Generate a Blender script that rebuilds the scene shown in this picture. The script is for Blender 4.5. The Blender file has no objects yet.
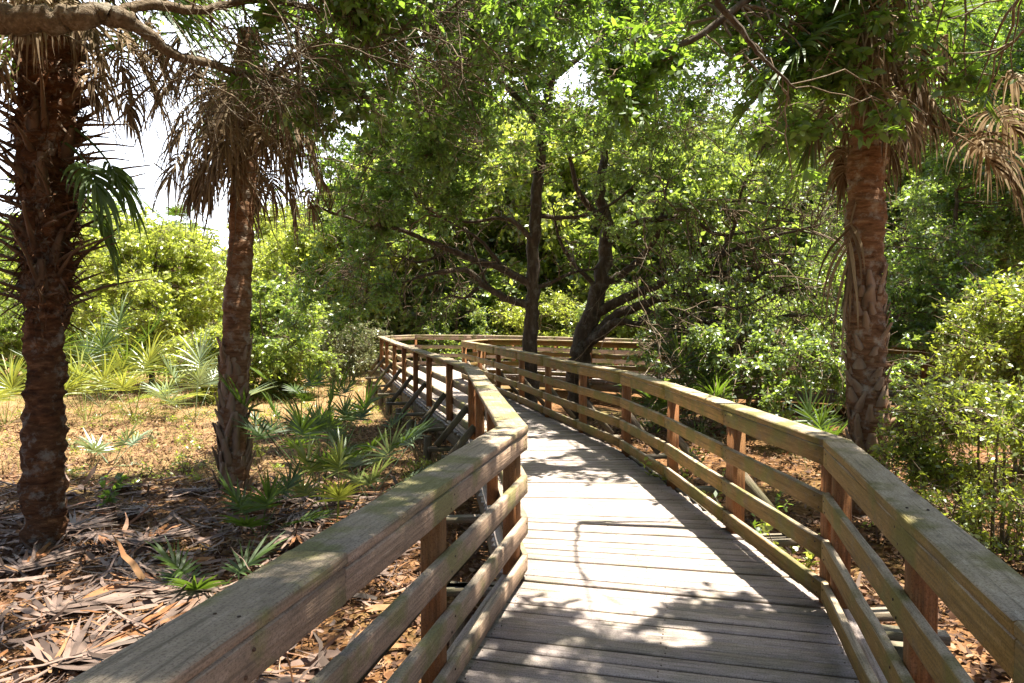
import bpy, math, random
import numpy as np
from mathutils import Vector

rng = np.random.default_rng(11)
random.seed(11)
scene = bpy.context.scene
COL = scene.collection
PI = math.pi

# ------------------------------------------------------------------ camera
F = 740.0
HC = 1.673
PITCH = math.atan((341.5 - 312.0) / F)
cam_d = bpy.data.cameras.new('camera')
cam_d.sensor_width = 36.0
cam_d.lens = F / 1024.0 * 36.0
cam_d.clip_start = 0.05
cam_d.clip_end = 2000
cam = bpy.data.objects.new('camera', cam_d)
cam.location = (0, 0, HC)
cam.rotation_euler = (PI / 2 - PITCH, 0, 0)
COL.objects.link(cam)
scene.camera = cam
_cp, _sp = math.cos(PITCH), math.sin(PITCH)


def ray(px, py):
    a = (px - 512.0) / F
    b = (341.5 - py) / F
    return np.array([a, _cp + b * _sp, -_sp + b * _cp])


def atY(px, py, Y):
    r = ray(px, py)
    return np.array([0, 0, HC]) + r * (Y / r[1])


def atZ(px, py, z):
    r = ray(px, py)
    return np.array([0, 0, HC]) + r * ((z - HC) / r[2])


# ------------------------------------------------------------------ sun direction
SUN = np.array([0.25, 0.04, 0.965])
SUN /= np.linalg.norm(SUN)
GZ = -0.55            # ground level; the deck is at 0

# gaps of the canopy: (x, y, rx, ry, how open)
GAPS = [
    (0.9, 5.35, 1.6, 1.2, 0.965),
    (1.9, 5.6, 0.8, 1.6, 0.95),
    (0.9, 6.6, 1.4, 0.9, 0.75),
    (-7.6, 13.2, 3.6, 4.2, 0.95),
    (-6.0, 17.6, 5.0, 2.4, 0.95),
    (-3.3, 9.6, 0.9, 1.0, 0.7),
    (3.15, 5.3, 0.9, 1.6, 0.97),
    (5.4, 8.0, 2.2, 2.8, 0.99),
    (-2.6, 5.2, 0.7, 0.5, 0.85),
    (-3.5, 7.0, 0.7, 0.5, 0.85),
    (-1.7, 6.3, 0.5, 0.6, 0.85),
    (-2.0, 3.7, 0.4, 0.5, 0.85),
]


def keep_shade(p):
    """p (n,3): drop foliage that would close one of the canopy's gaps"""
    q = p[:, :2] - p[:, 2:3] * (SUN[:2] / SUN[2])
    keep = np.ones(len(p), bool)
    for (cx, cy, rx, ry, pr) in GAPS:
        d = ((q[:, 0] - cx) / rx) ** 2 + ((q[:, 1] - cy) / ry) ** 2
        keep &= ~((d < 1 + 0.35 * rng.standard_normal(len(p))) & (rng.random(len(p)) < pr))
    return keep


# small holes between the leaves that let sun flecks through (a noise map on the ground, followed up along the sun)
def _blur(a, s):
    fy = np.fft.fftfreq(a.shape[0])[:, None]; fx = np.fft.rfftfreq(a.shape[1])[None]
    r = np.fft.irfft2(np.fft.rfft2(a) * np.exp(-2 * (PI * s) ** 2 * (fx ** 2 + fy ** 2)), s=a.shape)
    return r / r.std()


_res = 0.025
_hm = 0.7 * _blur(rng.standard_normal((1200, 1040)), 3.5) + _blur(rng.standard_normal((1200, 1040)), 7.0) + 0.22 * _blur(rng.standard_normal((1200, 1040)), 24.0)
HOLES = _hm > np.quantile(_hm, 0.775)
_gy, _gx = np.mgrid[0:1200, 0:1040]
for _k in range(38):
    _cx, _cy = (rng.uniform(-0.6, 1.7), rng.uniform(2.1, 4.1)) if _k < 20 else (rng.uniform(-1.1, -0.3), rng.uniform(1.2, 4.4))
    _a, _b = rng.uniform(0.07, 0.17, 2)
    HOLES |= ((_gx * _res - 13 - _cx) / _a) ** 2 + ((_gy * _res - 5 - _cy) / _b) ** 2 < 1


def in_hole(p):
    q = p[:, :2] - p[:, 2:3] * (SUN[:2] / SUN[2])
    i = np.clip(((q[:, 1] + 5) / _res).astype(int), 0, 1199); j = np.clip(((q[:, 0] + 13) / _res).astype(int), 0, 1039)
    return HOLES[i, j] & (rng.random(len(p)) < 0.96)


# ------------------------------------------------------------------ mesh builder
class MB:
    def __init__(self):
        self.v = []; self.q = []; self.t = []; self.uv = []; self.n = 0

    def quads(self, verts, faces, uv=None):
        verts = np.asarray(verts, float).reshape(-1, 3)
        faces = np.asarray(faces, int).reshape(-1, 4)
        self.v.append(verts)
        self.q.append(faces + self.n)
        if uv is None:
            uv = np.zeros((len(faces), 4, 2))
        self.uv.append(np.asarray(uv, float).reshape(-1, 4, 2))
        self.n += len(verts)

    def build(self, name, mat, parent=None, smooth=False, origin=None):
        me = bpy.data.meshes.new(name)
        if self.v:
            v = np.concatenate(self.v)
            if origin is not None:
                v = v - np.asarray(origin)
            q = np.concatenate(self.q); uv = np.concatenate(self.uv)
            me.vertices.add(len(v))
            me.vertices.foreach_set('co', v.astype(np.float32).ravel())
            me.loops.add(len(q) * 4)
            me.loops.foreach_set('vertex_index', q.astype(np.int32).ravel())
            me.polygons.add(len(q))
            me.polygons.foreach_set('loop_start', (np.arange(len(q)) * 4).astype(np.int32))
            me.polygons.foreach_set('loop_total', np.full(len(q), 4, np.int32))
            l = me.uv_layers.new(name='UVMap')
            l.data.foreach_set('uv', uv.astype(np.float32).ravel())
            me.update(calc_edges=True)
            me.validate()
            if smooth:
                me.polygons.foreach_set('use_smooth', np.ones(len(me.polygons), bool))
        me.materials.append(mat)
        o = bpy.data.objects.new(name, me)
        COL.objects.link(o)
        if parent is not None:
            o.parent = parent
        return o


def tag(o, label=None, cat=None, group=None, kind=None):
    if label: o['label'] = label
    if cat: o['category'] = cat
    if group: o['group'] = group
    if kind: o['kind'] = kind
    return o


def empty(name, loc, label, cat, group=None):
    o = bpy.data.objects.new(name, None)
    o.empty_display_size = 0.2
    COL.objects.link(o)
    o.location = loc
    tag(o, label, cat, group)
    return o


def copy_tree(o, parent=None):
    c = o.copy(); COL.objects.link(c)
    if parent is not None:
        c.parent = parent
    for ch in list(o.children):
        copy_tree(ch, c)
    return c


def norm(v):
    v = np.asarray(v, float)
    return v / (np.linalg.norm(v, axis=-1, keepdims=True) + 1e-9)


def spline(pts, n):
    """Catmull-Rom through the points, n samples a span"""
    P = np.asarray(pts, float)
    if len(P) < 3:
        t = np.linspace(0, 1, n * (len(P) - 1) + 1)[:, None]
        return P[0] * (1 - t) + P[-1] * t
    Q = np.vstack([2 * P[0] - P[1], P, 2 * P[-1] - P[-2]])
    out = []
    for i in range(1, len(Q) - 2):
        p0, p1, p2, p3 = Q[i - 1], Q[i], Q[i + 1], Q[i + 2]
        for t in np.linspace(0, 1, n, endpoint=False):
            out.append(0.5 * (2 * p1 + (p2 - p0) * t + (2 * p0 - 5 * p1 + 4 * p2 - p3) * t * t + (3 * p1 - p0 - 3 * p2 + p3) * t ** 3))
    out.append(P[-1])
    return np.array(out)


def tube(mb, pts, r, sides=6, bump=0.0):
    """a tube along pts with radius per point"""
    P = np.asarray(pts, float); n = len(P)
    r = np.broadcast_to(np.asarray(r, float), (n,))
    T = norm(np.gradient(P, axis=0))
    ref = np.array([0.0, 0.0, 1.0]) if abs(T[0][2]) < 0.9 else np.array([1.0, 0, 0])
    u = norm(np.cross(T[0], ref)); rings = []
    L = 0.0
    Ls = [0.0]
    for i in range(n):
        u = norm(u - T[i] * np.dot(u, T[i]))
        w = np.cross(T[i], u)
        a = np.linspace(0, 2 * PI, sides, endpoint=False)
        rr = r[i] * (1 + (bump * rng.standard_normal(sides) if bump else 0))
        rings.append(P[i] + (np.cos(a)[:, None] * u + np.sin(a)[:, None] * w) * np.reshape(rr, (-1, 1)))
        if i: Ls.append(Ls[-1] + np.linalg.norm(P[i] - P[i - 1]))
    V = np.concatenate(rings)
    f = []; uv = []
    circ = 2 * PI * max(r.max(), 0.01)
    for i in range(n - 1):
        for k in range(sides):
            k2 = (k + 1) % sides
            f.append((i * sides + k, i * sides + k2, (i + 1) * sides + k2, (i + 1) * sides + k))
            uv.append(((Ls[i], k / sides * circ), (Ls[i], (k + 1) / sides * circ), (Ls[i + 1], (k + 1) / sides * circ), (Ls[i + 1], k / sides * circ)))
    # end cap
    if sides == 4 or sides == 6 or sides == 8:
        b = (n - 1) * sides
        for k in range(1, sides - 2, 2):
            f.append((b, b + k, b + k + 1, b + k + 2)); uv.append(((0, 0),) * 4)
    mb.quads(V, f, uv)


def thin_sticks(mb, A, B, ra, rb):
    """many thin three-sided sticks from A (n,3) to B (n,3), vectorised"""
    n = len(A)
    if not n: return
    d = norm(B - A)
    ref = np.where(np.abs(d[:, 2:3]) < 0.9, np.array([[0, 0, 1.0]]), np.array([[1.0, 0, 0]]))
    u = norm(np.cross(d, ref)); w = np.cross(d, u)
    V = np.zeros((n, 6, 3))
    for k in range(3):
        a = 2 * PI * k / 3
        o = math.cos(a) * u + math.sin(a) * w
        V[:, k] = A + o * np.reshape(ra, (-1, 1)); V[:, 3 + k] = B + o * np.reshape(rb, (-1, 1))
    base = np.arange(n)[:, None, None] * 6
    fq = np.array([[0, 1, 4, 3], [1, 2, 5, 4], [2, 0, 3, 5]])[None]
    mb.quads(V.reshape(-1, 3), (base + fq).reshape(-1, 4))


def leaves(mb, P, D, N, L, W, fold=0.15):
    """leaf blades: base points P, directions D, normals N, lengths L, widths W"""
    n = len(P)
    if not n: return
    D = norm(D); S = norm(np.cross(D, N)); N2 = np.cross(S, D)
    L = np.reshape(L, (-1, 1)); W = np.reshape(W, (-1, 1))
    V = np.zeros((n, 4, 3))
    V[:, 0] = P
    V[:, 1] = P + D * L * 0.5 + S * W * 0.5 + N2 * W * fold
    V[:, 2] = P + D * L
    V[:, 3] = P + D * L * 0.5 - S * W * 0.5 + N2 * W * fold
    f = np.arange(n * 4).reshape(n, 4)
    mb.quads(V.reshape(-1, 3), f)


def leaves_oval(mb, P, D, N, L, W):
    """oval blades of three quads, a little curled"""
    n = len(P)
    if not n: return
    D = norm(D); S = norm(np.cross(D, N)); N2 = np.cross(S, D)
    L = np.reshape(L, (-1, 1)); W = np.reshape(W, (-1, 1)); curl = rng.uniform(-0.02, 0.16, (n, 1))
    V = np.zeros((n, 8, 3))
    for k, (t, w) in enumerate(((0.0, 0.10), (0.33, 0.92), (0.68, 0.85), (1.0, 0.06))):
        c = P + D * L * t - N2 * L * curl * t * t * 1.5
        V[:, 2 * k] = c + S * W * w / 2; V[:, 2 * k + 1] = c - S * W * w / 2
    b = np.arange(n)[:, None] * 8
    f = np.concatenate([b + np.array([[2 * k, 2 * k + 1, 2 * k + 3, 2 * k + 2]]) for k in range(3)], 1)
    mb.quads(V.reshape(-1, 3), f.reshape(-1, 4))


def rand_dir(n, flat=1.0):
    d = rng.standard_normal((n, 3)); d[:, 2] *= flat
    return norm(d)


# ------------------------------------------------------------------ materials
def new_mat(name):
    m = bpy.data.materials.new(name); m.use_nodes = True
    nt = m.node_tree; nt.nodes.clear()
    out = nt.nodes.new('ShaderNodeOutputMaterial')
    return m, nt, out


def N(nt, t, **kw):
    n = nt.nodes.new(t)
    for k, v in kw.items():
        if k in n.inputs: n.inputs[k].default_value = v
        else: setattr(n, k, v)
    return n


def ramp(nt, fac, stops, interp='LINEAR'):
    r = nt.nodes.new('ShaderNodeValToRGB')
    cr = r.color_ramp; cr.interpolation = interp
    while len(cr.elements) > 1: cr.elements.remove(cr.elements[-1])
    cr.elements[0].position = stops[0][0]; cr.elements[0].color = (*stops[0][1], 1)
    for p, c in stops[1:]:
        e = cr.elements.new(p); e.color = (*c, 1)
    nt.links.new(fac, r.inputs[0])
    return r.outputs[0]


def mix(nt, fac, a, b, mode='MIX'):
    m = nt.nodes.new('ShaderNodeMix'); m.data_type = 'RGBA'; m.blend_type = mode
    for s, v in ((m.inputs['Factor'], fac), (m.inputs['A'], a), (m.inputs['B'], b)):
        if hasattr(v, 'is_linked'): nt.links.new(v, s)
        elif isinstance(v, (int, float)): s.default_value = v
        else: s.default_value = (*v, 1)
    return [o for o in m.outputs if o.type == 'RGBA'][0]


def fmath(nt, op, a, b=0.0):
    m = nt.nodes.new('ShaderNodeMath'); m.operation = op
    for i, v in enumerate((a, b)):
        if hasattr(v, 'is_linked'): nt.links.new(v, m.inputs[i])
        else: m.inputs[i].default_value = v
    return m.outputs[0]


def noise(nt, vec, scale, detail=4, rough=0.55):
    n = N(nt, 'ShaderNodeTexNoise', Scale=scale, Detail=detail, Roughness=rough)
    if vec is not None: nt.links.new(vec, n.inputs['Vector'])
    return n.outputs['Fac']


def mat_leaf(name, dark, light, trans, tfac=0.45, gloss=0.08, rough=0.4):
    m, nt, out = new_mat(name)
    g = nt.nodes.new('ShaderNodeNewGeometry')
    tc = nt.nodes.new('ShaderNodeTexCoord')
    r = g.outputs['Random Per Island']
    big = noise(nt, tc.outputs['Object'], 0.9, 2)
    f = fmath(nt, 'ADD', fmath(nt, 'MULTIPLY', r, 0.6), fmath(nt, 'MULTIPLY', big, 0.4))
    c = ramp(nt, f, [(0.15, dark), (0.75, light)])
    ct = ramp(nt, f, [(0.15, tuple(x * 0.55 for x in trans)), (0.8, trans)])
    d = N(nt, 'ShaderNodeBsdfDiffuse'); t = N(nt, 'ShaderNodeBsdfTranslucent'); gl = N(nt, 'ShaderNodeBsdfGlossy', Roughness=rough)
    nt.links.new(c, d.inputs['Color']); nt.links.new(ct, t.inputs['Color'])
    gl.inputs['Color'].default_value = (0.9, 0.95, 1.0, 1)
    m1 = N(nt, 'ShaderNodeMixShader'); m1.inputs[0].default_value = tfac
    nt.links.new(d.outputs[0], m1.inputs[1]); nt.links.new(t.outputs[0], m1.inputs[2])
    m2 = N(nt, 'ShaderNodeMixShader'); m2.inputs[0].default_value = gloss * 0.6
    nt.links.new(m1.outputs[0], m2.inputs[1]); nt.links.new(gl.outputs[0], m2.inputs[2])
    nt.links.new(m2.outputs[0], out.inputs[0])
    return m


def mat_bark(name, c0, c1, c2, scale=14, stretch=0.25, bump=0.9, dist=0.035):
    m, nt, out = new_mat(name)
    tc = nt.nodes.new('ShaderNodeTexCoord')
    mp = N(nt, 'ShaderNodeMapping'); mp.inputs['Scale'].default_value = (1, 1, stretch)
    nt.links.new(tc.outputs['Object'], mp.inputs[0])
    n1 = noise(nt, mp.outputs[0], scale, 6, 0.65)
    n2 = noise(nt, tc.outputs['Object'], 2.2, 3)
    c = ramp(nt, n1, [(0.3, c0), (0.55, c1), (0.75, c2)])
    c = mix(nt, fmath(nt, 'MULTIPLY', n2, 0.5), c, c0)
    n3 = noise(nt, tc.outputs['Object'], 6.5, 6, 0.7)
    grey = (c2[0] * 0.8 + 0.03, c2[0] * 0.76 + 0.03, c2[0] * 0.66 + 0.03)
    c = mix(nt, fmath(nt, 'MULTIPLY', ramp(nt, n3, [(0.52, (0, 0, 0)), (0.66, (1, 1, 1))]), 0.6), c, grey)
    b = N(nt, 'ShaderNodeBsdfPrincipled', Roughness=0.9)
    b.inputs['Specular IOR Level'].default_value = 0.2
    nt.links.new(c, b.inputs['Base Color'])
    bp = N(nt, 'ShaderNodeBump', Strength=bump, Distance=dist)
    nt.links.new(n1, bp.inputs['Height']); nt.links.new(bp.outputs[0], b.inputs['Normal'])
    nt.links.new(b.outputs[0], out.inputs[0])
    return m


def mat_wood(name, top, side, algae, algae_amt, side_mix=1.0, grain=1.0, dirt=0.35):
    """weathered board: grain runs along u; sun-bleached on its upper faces, algae on the others"""
    m, nt, out = new_mat(name)
    uvn = nt.nodes.new('ShaderNodeUVMap')
    g = nt.nodes.new('ShaderNodeNewGeometry')
    tc = nt.nodes.new('ShaderNodeTexCoord')
    r = g.outputs['Random Per Island']
    off = N(nt, 'ShaderNodeCombineXYZ')
    nt.links.new(fmath(nt, 'MULTIPLY', r, 37.0), off.inputs[0]); nt.links.new(fmath(nt, 'MULTIPLY', r, 91.0), off.inputs[1])
    add = N(nt, 'ShaderNodeVectorMath', operation='ADD')
    nt.links.new(uvn.outputs[0], add.inputs[0]); nt.links.new(off.outputs[0], add.inputs[1])
    mp = N(nt, 'ShaderNodeMapping'); mp.inputs['Scale'].default_value = (2.2, 60.0, 1)
    nt.links.new(add.outputs[0], mp.inputs[0])
    mp2 = N(nt, 'ShaderNodeMapping'); mp2.inputs['Scale'].default_value = (5.0, 170.0, 1)
    nt.links.new(add.outputs[0], mp2.inputs[0])
    gr = noise(nt, mp.outputs[0], 1.0, 5, 0.6)
    fine = noise(nt, mp2.outputs[0], 1.0, 3, 0.6)
    patch = noise(nt, tc.outputs['Object'], 3.1, 5, 0.6)
    patch2 = noise(nt, tc.outputs['Object'], 9.0, 4, 0.6)
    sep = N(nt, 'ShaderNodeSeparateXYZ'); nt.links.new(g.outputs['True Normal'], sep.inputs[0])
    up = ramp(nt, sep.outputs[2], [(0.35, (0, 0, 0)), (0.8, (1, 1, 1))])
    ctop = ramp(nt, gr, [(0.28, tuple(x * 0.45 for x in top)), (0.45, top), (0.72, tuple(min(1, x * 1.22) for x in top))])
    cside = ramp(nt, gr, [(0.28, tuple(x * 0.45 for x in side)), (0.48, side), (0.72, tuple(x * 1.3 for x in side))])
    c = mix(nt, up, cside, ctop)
    # board to board difference
    hv = N(nt, 'ShaderNodeHueSaturation'); nt.links.new(c, hv.inputs['Color'])
    nt.links.new(fmath(nt, 'ADD', fmath(nt, 'MULTIPLY', r, 0.38), 0.8), hv.inputs['Value'])
    c = hv.outputs[0]
    # algae and damp patches
    af = fmath(nt, 'MULTIPLY', ramp(nt, patch, [(0.47, (0, 0, 0)), (0.58, (1, 1, 1))]), algae_amt)
    c = mix(nt, af, c, algae)
    df = fmath(nt, 'MULTIPLY', ramp(nt, patch2, [(0.55, (0, 0, 0)), (0.75, (1, 1, 1))]), dirt)
    c = mix(nt, df, c, tuple(x * 0.35 for x in top))
    speck = noise(nt, add.outputs[0], 130.0, 2, 0.7)
    c = mix(nt, fmath(nt, 'MULTIPLY', ramp(nt, speck, [(0.36, (1, 1, 1)), (0.5, (0, 0, 0))]), 0.55), c, tuple(x * 0.3 for x in side))
    mp3 = N(nt, 'ShaderNodeMapping'); mp3.inputs['Scale'].default_value = (9.0, 30.0, 1)
    nt.links.new(add.outputs[0], mp3.inputs[0])
    bright = N(nt, 'ShaderNodeHueSaturation', Value=1.6, Saturation=0.85); nt.links.new(c, bright.inputs['Color'])
    wear = noise(nt, mp3.outputs[0], 1.0, 6, 0.7)
    c = mix(nt, fmath(nt, 'MULTIPLY', ramp(nt, wear, [(0.5, (0, 0, 0)), (0.64, (1, 1, 1))]), 0.45), c, bright.outputs[0])
    # fine cracks along the grain
    cr = ramp(nt, fine, [(0.27, (1, 1, 1)), (0.34, (0, 0, 0))])
    c = mix(nt, fmath(nt, 'MULTIPLY', cr, 0.75), c, (0.03, 0.025, 0.02))
    b = N(nt, 'ShaderNodeBsdfPrincipled', Roughness=0.78)
    b.inputs['Specular IOR Level'].default_value = 0.3
    nt.links.new(c, b.inputs['Base Color'])
    h = fmath(nt, 'ADD', fmath(nt, 'ADD', fmath(nt, 'MULTIPLY', gr, 0.6), fmath(nt, 'MULTIPLY', fine, 0.8)), fmath(nt, 'MULTIPLY', wear, 0.5))
    bp = N(nt, 'ShaderNodeBump', Strength=0.9, Distance=0.008)
    nt.links.new(h, bp.inputs['Height']); nt.links.new(bp.outputs[0], b.inputs['Normal'])
    nt.links.new(b.outputs[0], out.inputs[0])
    return m


def mat_ground():
    m, nt, out = new_mat('ground')
    tc = nt.nodes.new('ShaderNodeTexCoord'); P = tc.outputs['Object']
    n1 = noise(nt, P, 0.35, 4); n2 = noise(nt, P, 14, 5, 0.7); n3 = noise(nt, P, 55, 3, 0.7)
    litter = ramp(nt, n2, [(0.3, (0.035, 0.018, 0.008)), (0.5, (0.13, 0.065, 0.028)), (0.7, (0.28, 0.17, 0.09))])
    straw = ramp(nt, n3, [(0.3, (0.11, 0.06, 0.03)), (0.6, (0.31, 0.20, 0.105))])
    sep = N(nt, 'ShaderNodeSeparateXYZ'); nt.links.new(P, sep.inputs[0])
    far = ramp(nt, fmath(nt, 'MULTIPLY', fmath(nt, 'ADD', sep.outputs[1], fmath(nt, 'MULTIPLY', n1, 5.0)), 0.05), [(0.5, (0, 0, 0)), (0.68, (1, 1, 1))])
    far = fmath(nt, 'MULTIPLY', far, ramp(nt, fmath(nt, 'ADD', fmath(nt, 'MULTIPLY', sep.outputs[0], -0.1), 0.5), [(0.42, (0, 0, 0)), (0.6, (1, 1, 1))]))
    c = mix(nt, far, litter, straw)
    gn = ramp(nt, n1, [(0.52, (0, 0, 0)), (0.66, (1, 1, 1))])
    c = mix(nt, fmath(nt, 'MULTIPLY', gn, 0.45), c, (0.07, 0.085, 0.025))
    b = N(nt, 'ShaderNodeBsdfPrincipled', Roughness=0.95)
    b.inputs['Specular IOR Level'].default_value = 0.1
    nt.links.new(c, b.inputs['Base Color'])
    bp = N(nt, 'ShaderNodeBump', Strength=0.8, Distance=0.03)
    nt.links.new(n2, bp.inputs['Height']); nt.links.new(bp.outputs[0], b.inputs['Normal'])
    nt.links.new(b.outputs[0], out.inputs[0])
    return m


def mat_dry(name, stops, rough=0.7, tfac=0.15):
    m, nt, out = new_mat(name)
    g = nt.nodes.new('ShaderNodeNewGeometry')
    tc = nt.nodes.new('ShaderNodeTexCoord')
    r = fmath(nt, 'ADD', fmath(nt, 'MULTIPLY', g.outputs['Random Per Island'], 0.75), fmath(nt, 'MULTIPLY', noise(nt, tc.outputs['Object'], 7, 3), 0.25))
    c = ramp(nt, r, stops)
    b = N(nt, 'ShaderNodeBsdfPrincipled', Roughness=rough)
    b.inputs['Specular IOR Level'].default_value = 0.3
    nt.links.new(c, b.inputs['Base Color'])
    t = N(nt, 'ShaderNodeBsdfTranslucent'); nt.links.new(c, t.inputs['Color'])
    ms = N(nt, 'ShaderNodeMixShader'); ms.inputs[0].default_value = tfac
    nt.links.new(b.outputs[0], ms.inputs[1]); nt.links.new(t.outputs[0], ms.inputs[2])
    nt.links.new(ms.outputs[0], out.inputs[0])
    return m


M = {}
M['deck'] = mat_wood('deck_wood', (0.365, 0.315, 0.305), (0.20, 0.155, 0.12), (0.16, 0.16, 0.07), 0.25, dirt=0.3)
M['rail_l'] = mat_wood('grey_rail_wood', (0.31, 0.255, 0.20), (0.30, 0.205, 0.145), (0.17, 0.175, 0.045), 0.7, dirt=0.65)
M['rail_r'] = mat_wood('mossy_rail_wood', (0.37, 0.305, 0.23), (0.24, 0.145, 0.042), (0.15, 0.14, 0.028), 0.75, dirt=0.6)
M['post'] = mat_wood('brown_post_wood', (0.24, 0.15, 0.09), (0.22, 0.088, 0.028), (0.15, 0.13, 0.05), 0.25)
M['pile'] = mat_wood('pile_wood', (0.25, 0.21, 0.17), (0.13, 0.105, 0.075), (0.10, 0.11, 0.05), 0.5)
M['oakbark'] = mat_bark('oak_bark', (0.035, 0.026, 0.02), (0.09, 0.068, 0.05), (0.19, 0.155, 0.12))
M['limbbark'] = mat_bark('pale_limb_bark', (0.07, 0.05, 0.035), (0.19, 0.145, 0.10), (0.34, 0.28, 0.21), 26, 1.0, 1.0, 0.04)
M['twig'] = mat_bark('twig_bark', (0.07, 0.05, 0.032), (0.17, 0.125, 0.085), (0.30, 0.24, 0.17), 30, 1.0, 0.2)
M['palmbark'] = mat_bark('palm_bark', (0.03, 0.014, 0.008), (0.15, 0.066, 0.03), (0.36, 0.19, 0.10), 7, 3.0, 1.0, 0.05)
M['palmbark2'] = mat_bark('ringed_palm_bark', (0.07, 0.032, 0.016), (0.235, 0.125, 0.068), (0.42, 0.28, 0.18), 7, 3.5, 1.0, 0.03)
M['boot'] = mat_dry('palm_leaf_base', [(0.1, (0.05, 0.028, 0.016)), (0.5, (0.19, 0.115, 0.07)), (0.85, (0.45, 0.36, 0.28))], 0.85, 0.0)
M['oakleaf'] = mat_leaf('oak_leaf', (0.03, 0.065, 0.016), (0.09, 0.155, 0.034), (0.36, 0.58, 0.06), 0.5, 0.12)
M['oakleaf2'] = mat_leaf('grey_oak_leaf', (0.045, 0.08, 0.028), (0.12, 0.175, 0.055), (0.44, 0.62, 0.08), 0.52, 0.14)
M['nearleaf'] = mat_leaf('near_leaf', (0.03, 0.065, 0.014), (0.075, 0.135, 0.022), (0.36, 0.58, 0.05), 0.52, 0.09, 0.5)
M['brightleaf'] = mat_leaf('yellow_green_leaf', (0.15, 0.185, 0.03), (0.34, 0.375, 0.06), (0.66, 0.78, 0.10), 0.57, 0.12)
M['bgleaf'] = mat_leaf('woodland_leaf', (0.07, 0.115, 0.03), (0.175, 0.235, 0.065), (0.50, 0.66, 0.09), 0.52)
M['scrubleaf'] = mat_leaf('grey_scrub_leaf', (0.10, 0.12, 0.06), (0.22, 0.24, 0.12), (0.32, 0.36, 0.14), 0.4)
M['bushleaf'] = mat_leaf('bush_leaf', (0.10, 0.15, 0.025), (0.25, 0.31, 0.05), (0.55, 0.66, 0.06), 0.5, 0.12)
M['darkboot'] = mat_dry('dark_leaf_stub', [(0.1, (0.025, 0.014, 0.009)), (0.5, (0.09, 0.052, 0.032)), (0.9, (0.24, 0.165, 0.11))], 0.85, 0.0)
M['frond'] = mat_leaf('palm_frond', (0.022, 0.048, 0.010), (0.075, 0.125, 0.026), (0.22, 0.36, 0.03), 0.34, 0.08, 0.45)
M['palefrond'] = mat_leaf('pale_palm_frond', (0.09, 0.14, 0.08), (0.20, 0.26, 0.14), (0.34, 0.42, 0.14), 0.3, 0.12, 0.4)
M['yfrond'] = mat_leaf('yellowing_palm_frond', (0.09, 0.13, 0.02), (0.26, 0.30, 0.06), (0.52, 0.56, 0.07), 0.35, 0.08, 0.4)
M['dead'] = mat_dry('dead_frond', [(0.1, (0.07, 0.042, 0.022)), (0.4, (0.19, 0.13, 0.075)), (0.7, (0.30, 0.225, 0.14)), (0.95, (0.42, 0.35, 0.25))], 0.75, 0.3)
M['debris'] = mat_dry('grey_frond_litter', [(0.1, (0.04, 0.026, 0.02)), (0.4, (0.14, 0.10, 0.085)), (0.65, (0.22, 0.155, 0.13)), (0.8, (0.21, 0.09, 0.035)), (0.97, (0.34, 0.22, 0.12))], 0.6, 0.05)
M['litter'] = mat_dry('leaf_litter', [(0.05, (0.03, 0.016, 0.011)), (0.4, (0.095, 0.047, 0.027)), (0.7, (0.21, 0.105, 0.052)), (0.97, (0.38, 0.27, 0.19))], 0.7, 0.1)
M['straw'] = mat_dry('dry_grass', [(0.1, (0.17, 0.095, 0.045)), (0.55, (0.38, 0.26, 0.14)), (0.8, (0.18, 0.20, 0.06))], 0.8, 0.3)
M['rust'] = mat_dry('rusty_nail', [(0.1, (0.03, 0.018, 0.012)), (0.9, (0.09, 0.045, 0.025))], 0.6, 0.0)
M['ground'] = mat_ground()

# ------------------------------------------------------------------ boardwalk plan
H_CAP = 0.965


def xy(px, py):
    return atZ(px, py, H_CAP)[:2]


dn = np.array([0.233, 0.972])              # heading of the near stretch
Lc = xy(528, 426); Rc = xy(823, 439)
L_in = [Lc - dn * 7.5, Lc]
for (px, Y) in ((478.5, 9.55), (455, 11.1), (434, 12.75), (420, 14.3), (408, 15.9), (398, 17.7), (390, 19.8), (384, 21.6)):
    L_in.append(np.array([(px - 512) / F * Y, Y]))
L_in += [np.array([-3.0, 22.9]), np.array([-1.2, 22.6]), np.array([1.2, 21.0]), np.array([4.3, 18.6]), np.array([7.6, 17.2]), np.array([11.5, 16.5]), np.array([15.5, 16.4])]
R_in = [Rc - dn * 7.5, Rc]
for (px, Y) in ((724, 5.62), (665, 7.2), (620, 8.8), (577, 10.2), (543, 11.75), (517, 13.4), (494, 15.1), (476, 16.7), (461, 18.3)):
    R_in.append(np.array([(px - 512) / F * Y, Y]))
R_in += [np.array([-0.7, 19.4]), np.array([0.5, 19.1]), np.array([3.4, 17.0]), np.array([7.0, 15.4]), np.array([11.3, 14.7]), np.array([15.5, 14.6])]
L_in = np.array(L_in); R_in = np.array(R_in)


def miters(P, side):
    """unit-offset miter vectors pointing outward; side=-1 outward is to the left of travel"""
    d = norm(np.diff(P, axis=0))
    nrm = np.stack([d[:, 1], -d[:, 0]], 1) * side
    out = [nrm[0]]
    for i in range(1, len(P) - 1):
        b = norm(nrm[i - 1] + nrm[i])
        out.append(b / max(0.5, np.dot(b, nrm[i])))
    out.append(nrm[-1])
    return np.array(out)


mL, mR = miters(L_in, -1), miters(R_in, 1)


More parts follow.
